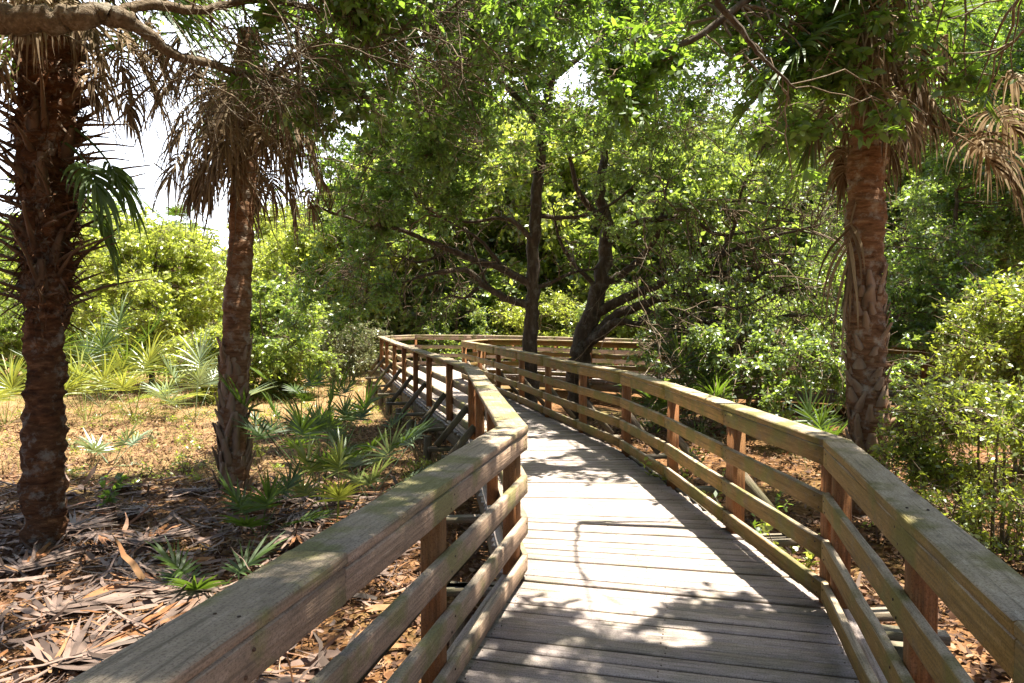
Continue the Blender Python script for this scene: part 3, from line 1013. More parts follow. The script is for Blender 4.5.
# left palm
b = gpt(36, 6.8)
p1 = palm('nearest cabbage palm at the left edge with dark red-brown trunk and long spiky stubs', b,
     [b + (0, 0, -0.1), atY(43, 400, 6.85), atY(46, 270, 6.9), atY(48, 130, 6.9), atY(50, 0, 6.9), atY(52, -60, 6.9)], [0.19, 0.175, 0.165, 0.165, 0.22, 0.26, 0.26, 0.2], 'palmbark',
     [(2.3, 4.3, 40, 0.6, 1.1, 0.075), (2.15, 4.2, 9, 0.3, 0.45, 0.14)],
     dict(n=14, el=(-0.3, 1.2), Lp=0.9, Lb=1.0, dz=(-0.2, 0.2)), dict(n=26, el=(-0.9, 0.3), Lp=0.85, Lb=0.9, dz=(-0.7, 0.1)), rough=0.11, ring=0.02, depth=0.14, fibre=(1100, 2.2, 4.6, 0.36), bootm='darkboot')
mbx = MB()
for k, (az, el, hz, Lp) in enumerate(((0.0, -0.5, 3.95, 0.62), (-0.5, -0.3, 3.75, 0.5), (0.3, -0.75, 3.5, 0.45))):
    mbx = MB()
    frond(mbx, (0.1 + 0.15, 0.0, hz), az, el, Lp, 0.75, 30, 1.4, 0.45, 0.12, 0.04, 6)
    mbx.build('frond', M['frond'], p1)
# second palm
b = gpt(232, 9.2)
p2 = palm('slim cabbage palm in the leaf litter with shaggy criss-cross leaf bases low on the trunk', b,
     [b + (0, 0, -0.1), atY(233, 420, 9.2), atY(236, 330, 9.2), atY(242, 220, 9.2), atY(246, 140, 9.2), atY(248, 30, 9.2)], [0.175, 0.165, 0.16, 0.15, 0.145, 0.14, 0.13], 'palmbark2',
     [(0.0, 1.8, 54, 0.28, 0.17, 0.13)],
     dict(n=18, el=(-0.5, 1.2), Lp=1.1, Lb=1.05, dz=(-0.3, 0.2)), dict(n=64, el=(-0.9, 0.35), Lp=0.85, Lb=1.0, dz=(-1.3, 0.15)), rough=0.06)
# right palm
b = gpt(868, 8.3)
p3 = palm('stout cabbage palm behind the right railing with orange-brown trunk and pale leaf-base flakes', b,
     [b + (0, 0, -0.1), atY(868, 430, 8.3), atY(865, 320, 8.3), atY(866, 200, 8.3), atY(869, 110, 8.3), atY(873, -40, 8.3)], [0.215, 0.21, 0.20, 0.195, 0.19, 0.18, 0.16], 'palmbark2',
     [(0.5, 2.75, 43, 0.2, 0.24, 0.13)],
     dict(n=20, el=(-0.7, 1.2), Lp=1.0, Lb=1.05, dz=(-1.0, 0.2)), dict(n=40, el=(-1.0, 0.25), Lp=0.7, Lb=0.85, dz=(-1.7, -0.2), az=(-2.2, 2.0)), rough=0.07, depth=0.09)
mbx = MB()
frond(mbx, (0.12, -0.05, 4.6), 0.1, 0.25, 1.3, 1.25, 44, 1.8, 0.5, 0.12, 0.036, 7, jit=0.06)
mbx.build('dead_frond', M['dead'], p3)
for (az, el, hz, Lp) in ((-0.35, 0.3, 4.75, 1.15), (0.35, 0.2, 4.5, 1.4), (-0.1, 0.0, 4.4, 1.0)):
    mbx = MB()
    frond(mbx, (0.12, -0.05, hz), az, el, Lp, 1.15, 44, 1.8, 0.5, 0.12, 0.034, 7, jit=0.07)
    mbx.build('dead_frond', M['dead'], p3)
mbx = MB()
frond(mbx, (-0.2, -0.1, 3.5), 3.5, -1.1, 0.25, 1.5, 20, 0.9, 0.6, 0.2, 0.035, 6)
mbx.build('dead_frond', M['dead'], p3)
# far palms
for (px, Y, hh, lab) in ((172, 27, 4.9, 'distant palm head rising above the bright trees in the sky gap'),):
    b = gpt(px, Y)
    palm(lab, b, [b, b + (0.05, 0, hh * 0.5), b + (0.1, 0, hh)], [0.2, 0.18, 0.17], 'palmbark', [(hh * 0.5, hh, 14, 0.3, 0.6, 0.11)],
         dict(n=16 if px < 500 else 0, el=(-0.3, 1.3), Lp=0.9, Lb=1.0, dz=(-0.2, 0.2)), dict(n=6 if px < 500 else 34, el=(-0.9, 0.0), Lp=0.7, Lb=0.9, dz=(-0.9, 0)))


# ------------------------------------------------------------------ palmettos and other low plants
def palmetto(label, px, Y, h, n, matn='frond', name='palmetto', spread_el=(0.5, 1.35), Lb=0.5, stem_lean=0.0, seg=5, nl=20, az0=0.0, group=None, w=0.03, g=0.08):
    b = gpt(px, Y)
    root = empty(name, tuple(b), label, 'palmetto', group)
    for k in range(n):
        mb = MB()
        az = az0 + k * 2.399 + rng.normal(0, 0.25)
        el = np.interp((k + 0.5) / n, [0, 1], spread_el) + rng.normal(0, 0.08)
        frond(mb, (0.03 * math.cos(az), 0.03 * math.sin(az), -0.02), az, el, h * rng.uniform(0.65, 1.2), Lb * rng.uniform(0.7, 1.2), nl, 1.75, g * rng.uniform(0.6, 1.8), 0.03, w, seg, pw=0.008, jit=0.045)
        mb.build('frond', M[matn], root)
    for k in range(2 + n // 4):
        mb = MB()
        frond(mb, (0, 0, 0.0), rng.uniform(0, 6.28), rng.uniform(0.0, 0.45), h * rng.uniform(0.5, 0.9), Lb * rng.uniform(0.7, 1.0), nl, 1.6, 0.3, 0.12, w * 0.8, seg, pw=0.006, jit=0.1)
        mb.build('dead_frond', M['dead'], root)
    return root


palmetto('low green fan palmetto close beside the left railing near the slim palm', 256, 7.3, 0.40, 6, 'frond', Lb=0.5, spread_el=(0.5, 1.3))
palmetto('small dark palmetto half hidden by the left railing in the foreground', 205, 5.7, 0.25, 5, 'frond', Lb=0.42, spread_el=(0.3, 1.0))
palmetto('tall spiky dark palmetto with upright stems beside the left railing', 318, 8.6, 1.2, 9, 'frond', Lb=0.55, spread_el=(0.6, 1.45))
palmetto('yellowing palmetto with pale stems among the dark ones by the railing', 335, 7.6, 0.65, 6, 'yfrond', Lb=0.45, spread_el=(0.5, 1.3))
palmetto('pale blue-green fan palmetto lit by sun in front of the boardwalk piles', 368, 8.9, 0.75, 6, 'palefrond', Lb=0.52, spread_el=(0.5, 1.3))
palmetto('dark palmetto in the shade behind the pale blue-green one', 345, 10.2, 0.75, 8, 'frond', Lb=0.5)
palmetto('small bright palmetto alone in the clearing left of the slim palm', 108, 10.8, 0.35, 6, 'palefrond', Lb=0.45, spread_el=(0.2, 1.3))
palmetto('broad yellow-green palmetto at the far edge of the clearing behind the left palm', 84, 15.0, 1.0, 8, 'yfrond', Lb=1.0, g=0.13, nl=26)
palmetto('sunlit yellow palmetto at the edge of the clearing midway between the two palms', 132, 15.3, 1.1, 8, 'yfrond', Lb=1.0, g=0.13, nl=26)
palmetto('pale drooping palmetto beside the slim palm at the edge of the clearing', 193, 15.2, 1.0, 7, 'palefrond', Lb=1.0, nl=26, g=0.14)
palmetto('bleached palmetto at the left edge of the clearing', 2, 14.0, 0.8, 7, 'yfrond', Lb=0.85, nl=26, g=0.14)
palmetto('big dark green palmetto clump behind the yellow ones', 100, 17.5, 1.7, 12, 'frond', Lb=1.2, nl=26)
palmetto('upright thin palmetto at the clearing edge left of the boardwalk', 318, 13.5, 1.1, 8, 'frond', Lb=0.6)
palmetto('dark spindly palmetto behind the spiky tall one', 300, 10.6, 0.8, 8, 'frond', Lb=0.55)
palmetto('large dark green palmetto behind the right railing under the leaning oak', 700, 13.2, 1.15, 16, 'frond', Lb=0.85, nl=26, g=0.13)
palmetto('dark palmetto low behind the right railing left of the big one', 655, 13.6, 0.7, 9, 'frond', Lb=0.6)
palmetto('dark palmetto at the foot of the right palm', 815, 11.0, 0.6, 8, 'frond', Lb=0.6)


def weed(label, px, Y, h, n, matn, leaf=0.09, name='seedling', z=None, cat='seedling'):
    b = gpt(px, Y)
    root = empty(name, tuple(b), label, cat)
    sm = MB(); lm = MB()
    for k in range(n):
        az = rng.uniform(0, 6.28); d = norm(np.array([math.cos(az) * 0.45, math.sin(az) * 0.45, 1.0]))
        L = h * rng.uniform(0.6, 1.1)
        pts = [d * L * t + np.array([0, 0, -0.15 * L * t * t]) for t in np.linspace(0, 1, 5)]
        tube(sm, pts, np.linspace(0.005, 0.002, 5), 4)
        m = max(6, int(L / 0.035)); t = rng.uniform(0.25, 1, m)
        P = np.stack([np.interp(t, np.linspace(0, 1, 5), np.array(pts)[:, i]) for i in range(3)], 1)
        leaves(lm, P, norm(rand_dir(m, 0.5) + d * 0.4), norm(rng.standard_normal((m, 3)) * 0.5 + np.array([0, 0, 1.0])), leaf * rng.uniform(0.6, 1.2, m), leaf * 0.5 * rng.uniform(0.7, 1.2, m))
    sm.build('stem', M['twig'], root); lm.build('leaves', M[matn], root)
    return root


weed('small dark seedling in the litter right of the nearest palm', 98, 8.2, 0.5, 4, 'nearleaf', 0.12)
weed('bright green weed against the right railing posts beside the sunny deck', 795, 5.6, 0.85, 8, 'brightleaf', 0.09, 'weed', cat='weed')
weed('leafy weed poking up by the right railing at its middle posts', 668, 7.7, 1.05, 8, 'brightleaf', 0.08, 'weed', cat='weed')
weed('low weed between two posts of the right railing', 752, 6.4, 0.75, 9, 'nearleaf', 0.07, 'weed', cat='weed')
weed('thin weed behind the right railing before the corner', 700, 7.4, 0.8, 8, 'brightleaf', 0.07, 'weed', cat='weed')
weed('ferny seedling in the dry litter under the right railing corner', 925, 5.9, 0.28, 8, 'brightleaf', 0.06, 'seedling')
weed('young seedling on the litter between the palmetto and the slim palm', 262, 11.0, 0.4, 5, 'brightleaf', 0.08)
weed('small seedling in front of the clearing left of the slim palm', 180, 10.0, 0.35, 5, 'brightleaf', 0.08)

for (px, Y, h, lab) in ((150, 12.5, 0.3, 'tiny sprout in the clearing below the sunlit palmettos'), (300, 12.0, 0.35, 'leafy sprout in the clearing right of the slim palm'), (350, 15.5, 0.5, 'pale sprout in the straw near the bend of the boardwalk'),
                        (70, 12.0, 0.3, 'low sprout in the clearing just right of the nearest palm trunk'), (275, 15.0, 0.5, 'weedy sprout at the middle of the straw clearing')):
    weed(lab, px, Y, h, 7, 'scrubleaf', 0.07)

# fallen fronds on the ground
def fallen():
    mb = MB()
    frond(mb, (0, 0, 0.05), 0, 0.05, 0.5, 0.8, 24, 1.3, 0.05, 0.02, 0.045, 5, pw=0.013, lift=0.05)
    v = np.concatenate(mb.v); v[:, 2] = 0.035 + (v[:, 2] - 0.05) * 0.35 + 0.02 * rng.standard_normal(len(v)) * 0.4
    mb.v = [v]
    return mb


protos = []
for k in range(3):
    o = fallen().build('fallen_frond', M['debris'])
    protos.append(o)
spots = [(-3.9, 5.4), (-2.6, 4.4), (-3.2, 7.2), (-2.0, 6.0), (-4.6, 6.4), (-1.6, 4.9), (-2.4, 3.6), (-3.0, 3.2), (-3.6, 8.2), (-4.9, 8.5), (-2.5, 7.9), (-1.9, 7.3), (-4.2, 4.5), (-5.2, 5.3), (-2.2, 5.2), (-3.4, 6.2)]
spots += [(rng.uniform(-5.5, -1.7), rng.uniform(3.0, 8.8)) for _ in range(22)]
for i, (x, y) in enumerate(spots):
    o = protos[i] if i < 3 else protos[i % 3].copy()
    if i >= 3: COL.objects.link(o)
    o.location = (x, y, float(ground_h(x, y)) + 0.03 + 0.015 * (i % 5)); o.rotation_euler = (rng.normal(0, .06), rng.normal(0, .06), rng.uniform(0, 6.28))
    s = rng.uniform(0.7, 1.15); o.scale = (s, s, s)
    tag(o, 'dry grey-brown palm frond lying flat on the leaf litter left of the walk', 'palm frond', 'fallen palm fronds on the litter')


# ------------------------------------------------------------------ broadleaf trees
def clump(wood, foli, C, r, n_tw, n_lf, leaf, asp=0.42, flat=0.6, shade=True, droop=0.25, wr=0.006, upn=0.9):
    """twigs radiating from C with leaves along them"""
    d = rand_dir(n_tw, flat)
    L = r * rng.uniform(0.35, 1.1, n_tw)
    st = C + rng.standard_normal((n_tw, 3)) * r * 0.12
    mid = st + d * (L * 0.55)[:, None]
    d2 = norm(d + rng.standard_normal((n_tw, 3)) * 0.35 + np.array([0, 0, -droop]))
    en = mid + d2 * (L * 0.5)[:, None]
    if shade:
        k = keep_shade(en); d, d2, L, st, mid, en = d[k], d2[k], L[k], st[k], mid[k], en[k]
    n_tw = len(L)
    if not n_tw: return
    thin_sticks(wood, st, mid, np.full(n_tw, wr), np.full(n_tw, wr * 0.6))
    thin_sticks(wood, mid, en, np.full(n_tw, wr * 0.6), np.full(n_tw, wr * 0.25))
    t = rng.uniform(0.2, 1.05, (n_tw, n_lf))
    P = np.where(t[..., None] < 0.55, st[:, None] + (mid - st)[:, None] * (t / 0.55)[..., None], mid[:, None] + (en - mid)[:, None] * ((t - 0.55) / 0.45)[..., None])
    P = P.reshape(-1, 3); m = len(P)
    P = P + rng.standard_normal((m, 3)) * 0.02
    dd = np.repeat(d2, n_lf, 0)
    D = norm(rand_dir(m, 0.7) + dd * 0.7 + np.array([0, 0, -0.15]))
    if not m: return
    if shade:
        k = ~(in_hole(P) | in_hole(P + D * leaf) | in_hole(P + D * leaf * 0.5)); P, D = P[k], D[k]; m = len(P)
    Nn = norm(rng.standard_normal((m, 3)) * 0.7 + np.array([0, 0, upn]))
    Ls = leaf * rng.uniform(0.4, 1.3, m)
    (leaves_oval if leaf > 0.115 and shade else leaves)(foli, P, D, Nn, Ls, Ls * asp)


def branch(wood, a, b, ra, rb, wob=0.12, n=7, sides=5, sag=0.0):
    a = np.asarray(a, float); b = np.asarray(b, float)
    L = np.linalg.norm(b - a)
    t = np.linspace(0, 1, n)[:, None]
    P = a * (1 - t) + b * t
    w = rng.standard_normal((n, 3)) * wob * L / n
    w = np.cumsum(w, 0); w = w - t * w[-1] 
    P = P + w * np.sin(np.linspace(0, PI, n))[:, None] ** 0.5
    P[:, 2] += sag * L * np.sin(np.linspace(0, PI, n))
    tube(wood, P, np.linspace(ra, rb, n), sides)
    return P


def limbs_mesh(limbs, wood, sides=9):
    """limbs: list of (points, r0, r1); returns sample points for attaching branches"""
    S = []; R = []
    for (pts, r0, r1) in limbs:
        P = spline(pts, 7)
        P[1:-1] += rng.standard_normal((len(P) - 2, 3)) * min(0.05, r0 * 0.09)
        rr = np.linspace(r0, r1, len(P))
        tube(wood, P, rr, sides if r0 > 0.06 else 6, 0.035)
        S.append(P); R.append(rr)
    return np.concatenate(S), np.concatenate(R)


def droop_twigs(wood, n, x0, x1, y0, y1, Y0, Y1, L0, L1, dirx=(0.2, 1.0), r=0.006):
    for i in range(n):
        p = atY(rng.uniform(x0, x1), rng.uniform(y0, y1), rng.uniform(Y0, Y1))
        L = rng.uniform(L0, L1)
        d = norm(np.array([rng.uniform(*dirx), rng.normal(0, 0.4), rng.uniform(-0.9, 0.2)]))
        pts = [p]
        for k in range(8):
            d = norm(d + rng.standard_normal(3) * 0.22 + np.array([0, 0, -0.13])); pts.append(pts[-1] + d * L / 8)
            if k in (2, 4, 5) :
                e = norm(d + rng.standard_normal(3) * 0.8 + np.array([0, 0, -0.3]))
                q = pts[-1]; m1 = q + e * L * 0.16; m2 = m1 + norm(e + rng.standard_normal(3) * 0.4 + np.array([0, 0, -0.3])) * L * 0.15
                tube(wood, [q, m1, m2], [r * 0.6, r * 0.45, r * 0.2], 3)
        tube(wood, pts, np.linspace(r, r * 0.3, 9), 4)


def big_tree(name, label, base, limbs, clumps, leafmat, leaf, cat='tree', bark='oakbark', twig='twig', n_tw=12, n_lf=14, flat=0.6, shade=True, group=None, bare=0, attach=True, asp=0.42, subbr=1.0, extra=None, upn=0.9):
    root = empty(name, tuple(base), label, cat, group)
    trunk = MB(); S, R = limbs_mesh(limbs, trunk)
    wood = MB(); foli = MB()
    for (c, r, k) in clumps:
        c = np.asarray(c, float)
        if shade and not keep_shade(c[None])[0] : continue
        if attach:
            dist = np.linalg.norm(S - c, axis=1)
            j = int(np.argmin(dist + 0.3 * rng.random(len(dist))))
            ra = min(R[j] * 0.6, 0.007 + 0.008 * dist[j])
            P = branch(wood, S[j], c, ra, 0.006, 0.22, 9, 5, 0.06)
            for q in range(int(2 * subbr)):
                i = rng.integers(2, 6)
                e = P[i] + rand_dir(1, 0.6)[0] * dist[j] * 0.3 + (c - S[j]) * 0.15
                branch(wood, P[i], e, ra * 0.5, 0.004, 0.28, 5, 4)
                if k: clump(wood, foli, e, r * 0.6, int(n_tw * k * 0.5), n_lf, leaf, asp, flat, shade, upn=upn)
        if k: clump(wood, foli, c, r, max(2, int(n_tw * k)), n_lf, leaf, asp, flat, shade, upn=upn)
        if k and not shade: clump(wood, foli, c, r * 1.25, max(2, int(n_tw * k * 0.35)), 0, leaf, asp, flat, shade, wr=0.008)
    if extra: extra(wood)
    trunk.build('trunk', M[bark], root, smooth=True, origin=base)
    if wood.v: wood.build('branches', M[twig], root, smooth=True, origin=base)
    if foli.v: foli.build('crown', M[leafmat], root, origin=base)
    return root


def px_clumps(n, x0, x1, y0, y1, Y0, Y1, r0, r1, k=1.0):
    out = []
    for i in range(n):
        out.append((atY(rng.uniform(x0, x1), rng.uniform(y0, y1), rng.uniform(Y0, Y1)), rng.uniform(r0, r1), k * rng.uniform(0.6, 1.3)))
    return out


def box_clumps(n, xr, yr, zr, r0, r1, k=1.0):
    return [(np.array([rng.uniform(*xr), rng.uniform(*yr), rng.uniform(*zr)]), rng.uniform(r0, r1), k * rng.uniform(0.6, 1.3)) for i in range(n)]


# -- the dark oak in the middle
Yo = 14.6
b = gpt(531, Yo)
A = lambda x, y, Y=Yo: atY(x, y, Y)
limbs = [
    ([b + (0, 0, -0.1), A(531, 350), A(532, 300), A(534, 240), A(537, 190), A(545, 120), A(556, 40), A(560, -60)], 0.165, 0.07),
    ([A(531, 305), A(510, 300, 14.4), A(488, 288, 14.2), A(470, 272, 14.0), A(455, 270, 13.8), A(430, 274, 13.6), A(395, 285, 13.4)], 0.085, 0.02),
    ([A(533, 285), A(505, 270, 14.5), A(480, 262, 14.3), A(450, 250, 14.1), A(425, 240, 13.8), A(395, 228, 13.5), A(355, 220, 13.2), A(310, 205, 13.0)], 0.085, 0.02),
    ([A(478, 288, 14.1), A(465, 298, 14.0), A(452, 296, 13.9), A(440, 300, 13.9)], 0.04, 0.012),
    ([A(534, 243), A(518, 225, 14.3), A(500, 218, 14.2), A(470, 222, 14.2), A(430, 215, 14.0)], 0.06, 0.02),
    ([A(533, 290), A(556, 280, 14.6), A(575, 272, 14.7), A(600, 268, 14.8)], 0.05, 0.02),
    ([A(505, 270, 14.5), A(480, 240, 14.3), A(455, 225, 14.1), A(420, 205, 13.9)], 0.04, 0.012),
    ([A(450, 250, 14.1), A(420, 262, 13.9), A(390, 255, 13.7), A(350, 262, 13.4)], 0.035, 0.01),
    ([A(488, 288, 14.2), A(470, 240, 14.0), A(455, 215, 13.8)], 0.03, 0.01),
    ([A(537, 215), A(570, 218, 14.8), A(610, 205, 15.0), A(650, 170, 15.2)], 0.055, 0.02),
    ([A(545, 130), A(510, 90, 13.8), A(470, 60, 13.0), A(430, 30, 12.4)], 0.07, 0.02),
    ([A(550, 80), A(590, 50, 13.5), A(640, 20, 12.6)], 0.06, 0.02),
]
cl = px_clumps(60, 255, 400, 120, 232, 12.0, 15.5, 0.4, 0.7, 0.75)
cl += px_clumps(46, 310, 480, 20, 165, 10.5, 14.5, 0.4, 0.7, 0.85)
cl += px_clumps(8, 430, 500, 150, 195, 12.0, 15.5, 0.4, 0.6, 0.6)
cl += px_clumps(30, 255, 372, 230, 325, 12.0, 14.5, 0.35, 0.6, 0.75)
cl += px_clumps(70, 380, 690, 0, 175, 10.0, 15.5, 0.45, 0.75, 0.65)
cl += px_clumps(30, 380, 680, -160, 20, 9.0, 15.5, 0.6, 1.0, 0.9)
cl += px_clumps(40, 390, 600, 180, 290, 13.5, 15.5, 0.3, 0.6, 0.0)
cl += box_clumps(34, (-3.0, 5.0), (8.5, 17), (5.5, 9.0), 0.5, 0.9, 0.8)
big_tree('live_oak', 'dark upright oak in the middle with crooked limbs reaching left above the bend', b, limbs, cl, 'oakleaf', 0.09, n_tw=30, n_lf=20, asp=0.48)

# -- the leaning oak to its right
Y2 = 15.6
b = gpt(582, Y2)
A = lambda x, y, Y=Y2: atY(x, y, Y)
limbs = [
    ([b + (0, 0, -0.1), A(578, 370), A(584, 335), A(596, 300), A(604, 265), A(608, 225), A(600, 190), A(610, 130), A(630, 60)], 0.27, 0.05),
    ([A(582, 350), A(610, 320, 15.3), A(640, 305, 15.0), A(672, 296, 14.7), A(700, 296, 14.4), A(730, 290, 14.2), A(770, 272, 14.0), A(820, 262, 13.8)], 0.12, 0.02),
    ([A(590, 318), A(620, 300, 15.4), A(655, 286, 15.1), A(690, 268, 14.8), A(720, 255, 14.6), A(760, 240, 14.4), A(820, 225, 14.2)], 0.12, 0.02),
    ([A(602, 285), A(630, 268, 15.5), A(655, 240, 15.3), A(662, 215, 15.2), A(668, 180, 15.2)], 0.09, 0.02),
    ([A(606, 245), A(640, 222, 15.3), A(690, 215, 15.0), A(735, 200, 14.8), A(790, 210, 14.6)], 0.08, 0.02),
    ([A(640, 322, 15.0), A(668, 312, 14.8), A(710, 322, 14.5), A(745, 330, 14.3), A(790, 315, 14.0), A(830, 320, 13.8)], 0.10, 0.02),
    ([A(720, 255, 14.6), A(735, 225, 14.5), A(742, 190, 14.4), A(760, 150, 14.3)], 0.05, 0.015),
    ([A(700, 296, 14.4), A(740, 308, 14.2), A(790, 285, 14.0), A(840, 300, 13.8)], 0.05, 0.015),
    ([A(584, 345), A(600, 335, 15.2), A(615, 322, 15.0), A(640, 325, 14.8)], 0.13, 0.06),
    ([A(655, 300, 14.9), A(690, 285, 14.6), A(730, 275, 14.3), A(780, 290, 13.9), A(825, 285, 13.6)], 0.05, 0.012),
    ([A(690, 268, 14.8), A(725, 272, 14.5), A(770, 255, 14.2), A(835, 258, 13.9)], 0.05, 0.012),
    ([A(640, 305, 15.0), A(680, 335, 14.4), A(720, 350, 14.0), A(770, 345, 13.7), A(830, 360, 13.3)], 0.06, 0.014),
    ([A(690, 215, 15.0), A(720, 235, 14.8), A(780, 228, 14.5), A(840, 240, 14.3)], 0.045, 0.012),
    ([A(600, 290), A(575, 265, 15.4), A(560, 240, 15.2), A(552, 205, 15.0)], 0.06, 0.015),
    ([A(607, 225), A(580, 195, 15.3), A(570, 160, 15.0), A(555, 120, 14.6)], 0.08, 0.02),
]
cl = px_clumps(48, 610, 860, 120, 250, 13.0, 16.5, 0.4, 0.7, 0.6)
cl += px_clumps(46, 650, 860, 250, 350, 12.6, 15.0, 0.3, 0.5, 0.4)
cl += px_clumps(26, 640, 860, 335, 440, 11.4, 13.6, 0.25, 0.45, 0.5)
cl += px_clumps(22, 740, 960, 335, 420, 11.6, 13.6, 0.25, 0.45, 0.5)
cl += px_clumps(60, 640, 870, 300, 440, 11.4, 14.0, 0.3, 0.7, 0.0)
cl += px_clumps(60, 600, 880, -60, 130, 12.5, 17.5, 0.5, 0.9, 1.0)
cl += px_clumps(110, 640, 870, 170, 400, 12.5, 14.8, 0.3, 0.6, 0.0)
cl += px_clumps(24, 560, 700, 190, 290, 13.8, 15.2, 0.3, 0.6, 0.0)
big_tree('live_oak', 'thick leaning oak whose long low limbs spread right behind the railing', b, limbs, cl, 'oakleaf2', 0.09, n_tw=24, n_lf=18, asp=0.48,
         extra=lambda w: (droop_twigs(w, 90, 620, 850, 190, 330, 12.6, 15.0, 0.8, 2.2, (-0.4, 1.0), 0.013), droop_twigs(w, 60, 380, 520, 190, 290, 13.0, 15.0, 0.6, 1.6, (-1.0, 0.4), 0.011)))

# -- the oak at the left, outside the frame: its big limb crosses the top left corner
b = np.array([-7.0, 4.8, GZ])
A = atY
limbs = [
    ([b, b + (0.1, 0, 1.2), b + (0.4, 0.1, 2.4), b + (0.9, 0.3, 3.3), np.array([-5.4, 5.4, 4.0])], 0.34, 0.16),
    ([np.array([-6.1, 5.1, 3.3]), A(-60, 22, 5.6), A(0, 20, 5.6), A(60, 20, 5.6), A(105, 14, 5.7), A(135, 22, 5.8)], 0.13, 0.07),
    ([A(120, 15, 5.7), A(150, 35, 5.9), A(175, 55, 6.1), A(215, 65, 6.3), A(260, 85, 6.6), A(310, 100, 7.0)], 0.055, 0.02),
    ([A(110, 15, 5.7), A(150, 5, 5.9), A(200, 10, 6.2), A(260, 0, 6.6), A(330, 15, 7.0), A(400, 60, 7.6)], 0.05, 0.015),
    ([np.array([-5.4, 5.4, 4.0]), np.array([-4.2, 4.6, 5.0]), np.array([-2.6, 3.8, 5.6]), np.array([-0.8, 3.2, 5.9]), np.array([1.0, 2.8, 5.9])], 0.15, 0.03),
    ([np.array([-5.4, 5.4, 4.0]), np.array([-4.4, 6.6, 5.2]), np.array([-3.0, 7.8, 5.9]), np.array([-1.2, 8.8, 6.1]), np.array([0.4, 9.6, 6.0])], 0.15, 0.03),
    ([A(285, -40, 7.0), A(296, 20, 7.0), A(299, 70, 7.0), A(298, 110, 7.0), A(300, 135, 7.0)], 0.03, 0.008),
    ([A(420, -40, 8.0), A(432, 30, 8.0), A(450, 60, 8.1), A(490, 85, 8.3)], 0.035, 0.01),
]
cl = px_clumps(16, 230, 440, 10, 120, 6.2, 8.5, 0.3, 0.5, 0.5)
cl += px_clumps(34, 230, 560, -70, 60, 6.0, 9.0, 0.3, 0.6, 0.8)
cl += px_clumps(110, 90, 470, -30, 130, 5.8, 8.4, 0.3, 0.6, 0.0)
cl += box_clumps(90, (-6, 2.6), (0.3, 4.0), (4.2, 6.6), 0.5, 0.9, 1.0)
cl += box_clumps(110, (-6.5, 1.5), (4.0, 11), (5.2, 7.2), 0.5, 0.9, 0.9)
big_tree('live_oak', 'oak reaching in from the left with a thick bare limb across the top corner', b, limbs, cl, 'oakleaf', 0.095, bark='limbbark', twig='limbbark', n_tw=22, n_lf=16, subbr=2, asp=0.5,
         extra=lambda w: (droop_twigs(w, 130, 90, 330, -30, 90, 5.7, 7.6, 0.5, 1.3), droop_twigs(w, 50, 300, 470, -30, 90, 6.5, 8.5, 0.5, 1.2), droop_twigs(w, 9, 130, 330, 60, 200, 7.5, 9, 0.8, 1.8, (0.1, 0.5), 0.008)))

# -- the broad-leaved tree at the right whose near branches hang into the picture
b = np.array([7.6, 4.6, GZ])
limbs = [
    ([b, b + (-0.1, 0.1, 1.5), b + (-0.5, 0.2, 3.0), b + (-1.1, 0.4, 4.2), np.array([5.6, 5.4, 5.2])], 0.26, 0.12),
    ([np.array([5.6, 5.4, 5.2]), np.array([4.4, 5.6, 5.0]), np.array([3.0, 5.8, 4.7]), A(725, -20, 6.0), A(742, 30, 6.0), A(765, 60, 6.0), A(795, 88, 6.0)], 0.055, 0.008),
    ([np.array([6.3, 5.0, 4.0]), np.array([5.4, 5.0, 4.3]), np.array([4.4, 5.2, 4.2]), A(960, -90, 5.6), A(900, -110, 5.6)], 0.07, 0.015),
    ([np.array([5.6, 5.4, 5.2]), np.array([4.6, 6.8, 5.6]), np.array([3.2, 7.8, 5.4]), A(690, 40, 8.0), A(620, 60, 8.2)], 0.09, 0.012),
    ([np.array([5.6, 5.4, 5.2]), np.array([4.2, 4.4, 5.6]), np.array([2.6, 3.4, 5.7]), np.array([1.0, 2.6, 5.6])], 0.10, 0.02),
]
cl = px_clumps(26, 600, 800, 0, 140, 5.6, 8.2, 0.28, 0.5, 0.8)
cl += px_clumps(14, 700, 830, 70, 190, 5.8, 7.2, 0.22, 0.4, 0.8)
cl += px_clumps(34, 800, 1060, -50, 55, 5.2, 6.4, 0.25, 0.45, 0.8)
cl += px_clumps(7, 815, 935, 135, 200, 5.8, 6.8, 0.2, 0.3, 0.7)
cl += px_clumps(30, 780, 930, 10, 135, 7.1, 7.9, 0.22, 0.4, 0.6)
cl += px_clumps(10, 770, 940, 20, 130, 5.8, 7.4, 0.22, 0.4, 0.8)
cl += px_clumps(8, 930, 1030, 30, 120, 6.2, 7.6, 0.22, 0.4, 0.7)
cl += box_clumps(90, (0.0, 4.5), (0.3, 4.2), (4.0, 6.4), 0.5, 0.8, 1.2)
cl += box_clumps(95, (-0.2, 3.6), (1.4, 4.1), (4.2, 6.0), 0.4, 0.7, 1.3)
cl += box_clumps(120, (2.0, 7.5), (4.0, 11), (5.0, 7.0), 0.5, 0.8, 1.0)
cl += px_clumps(20, 930, 1070, -40, 130, 7.5, 10, 0.3, 0.5, 0.8)
big_tree('bay_tree', 'broad-leaved tree at the right hanging large dark leaves over the walk', b, limbs, cl, 'nearleaf', 0.12, n_tw=18, n_lf=14, asp=0.44)


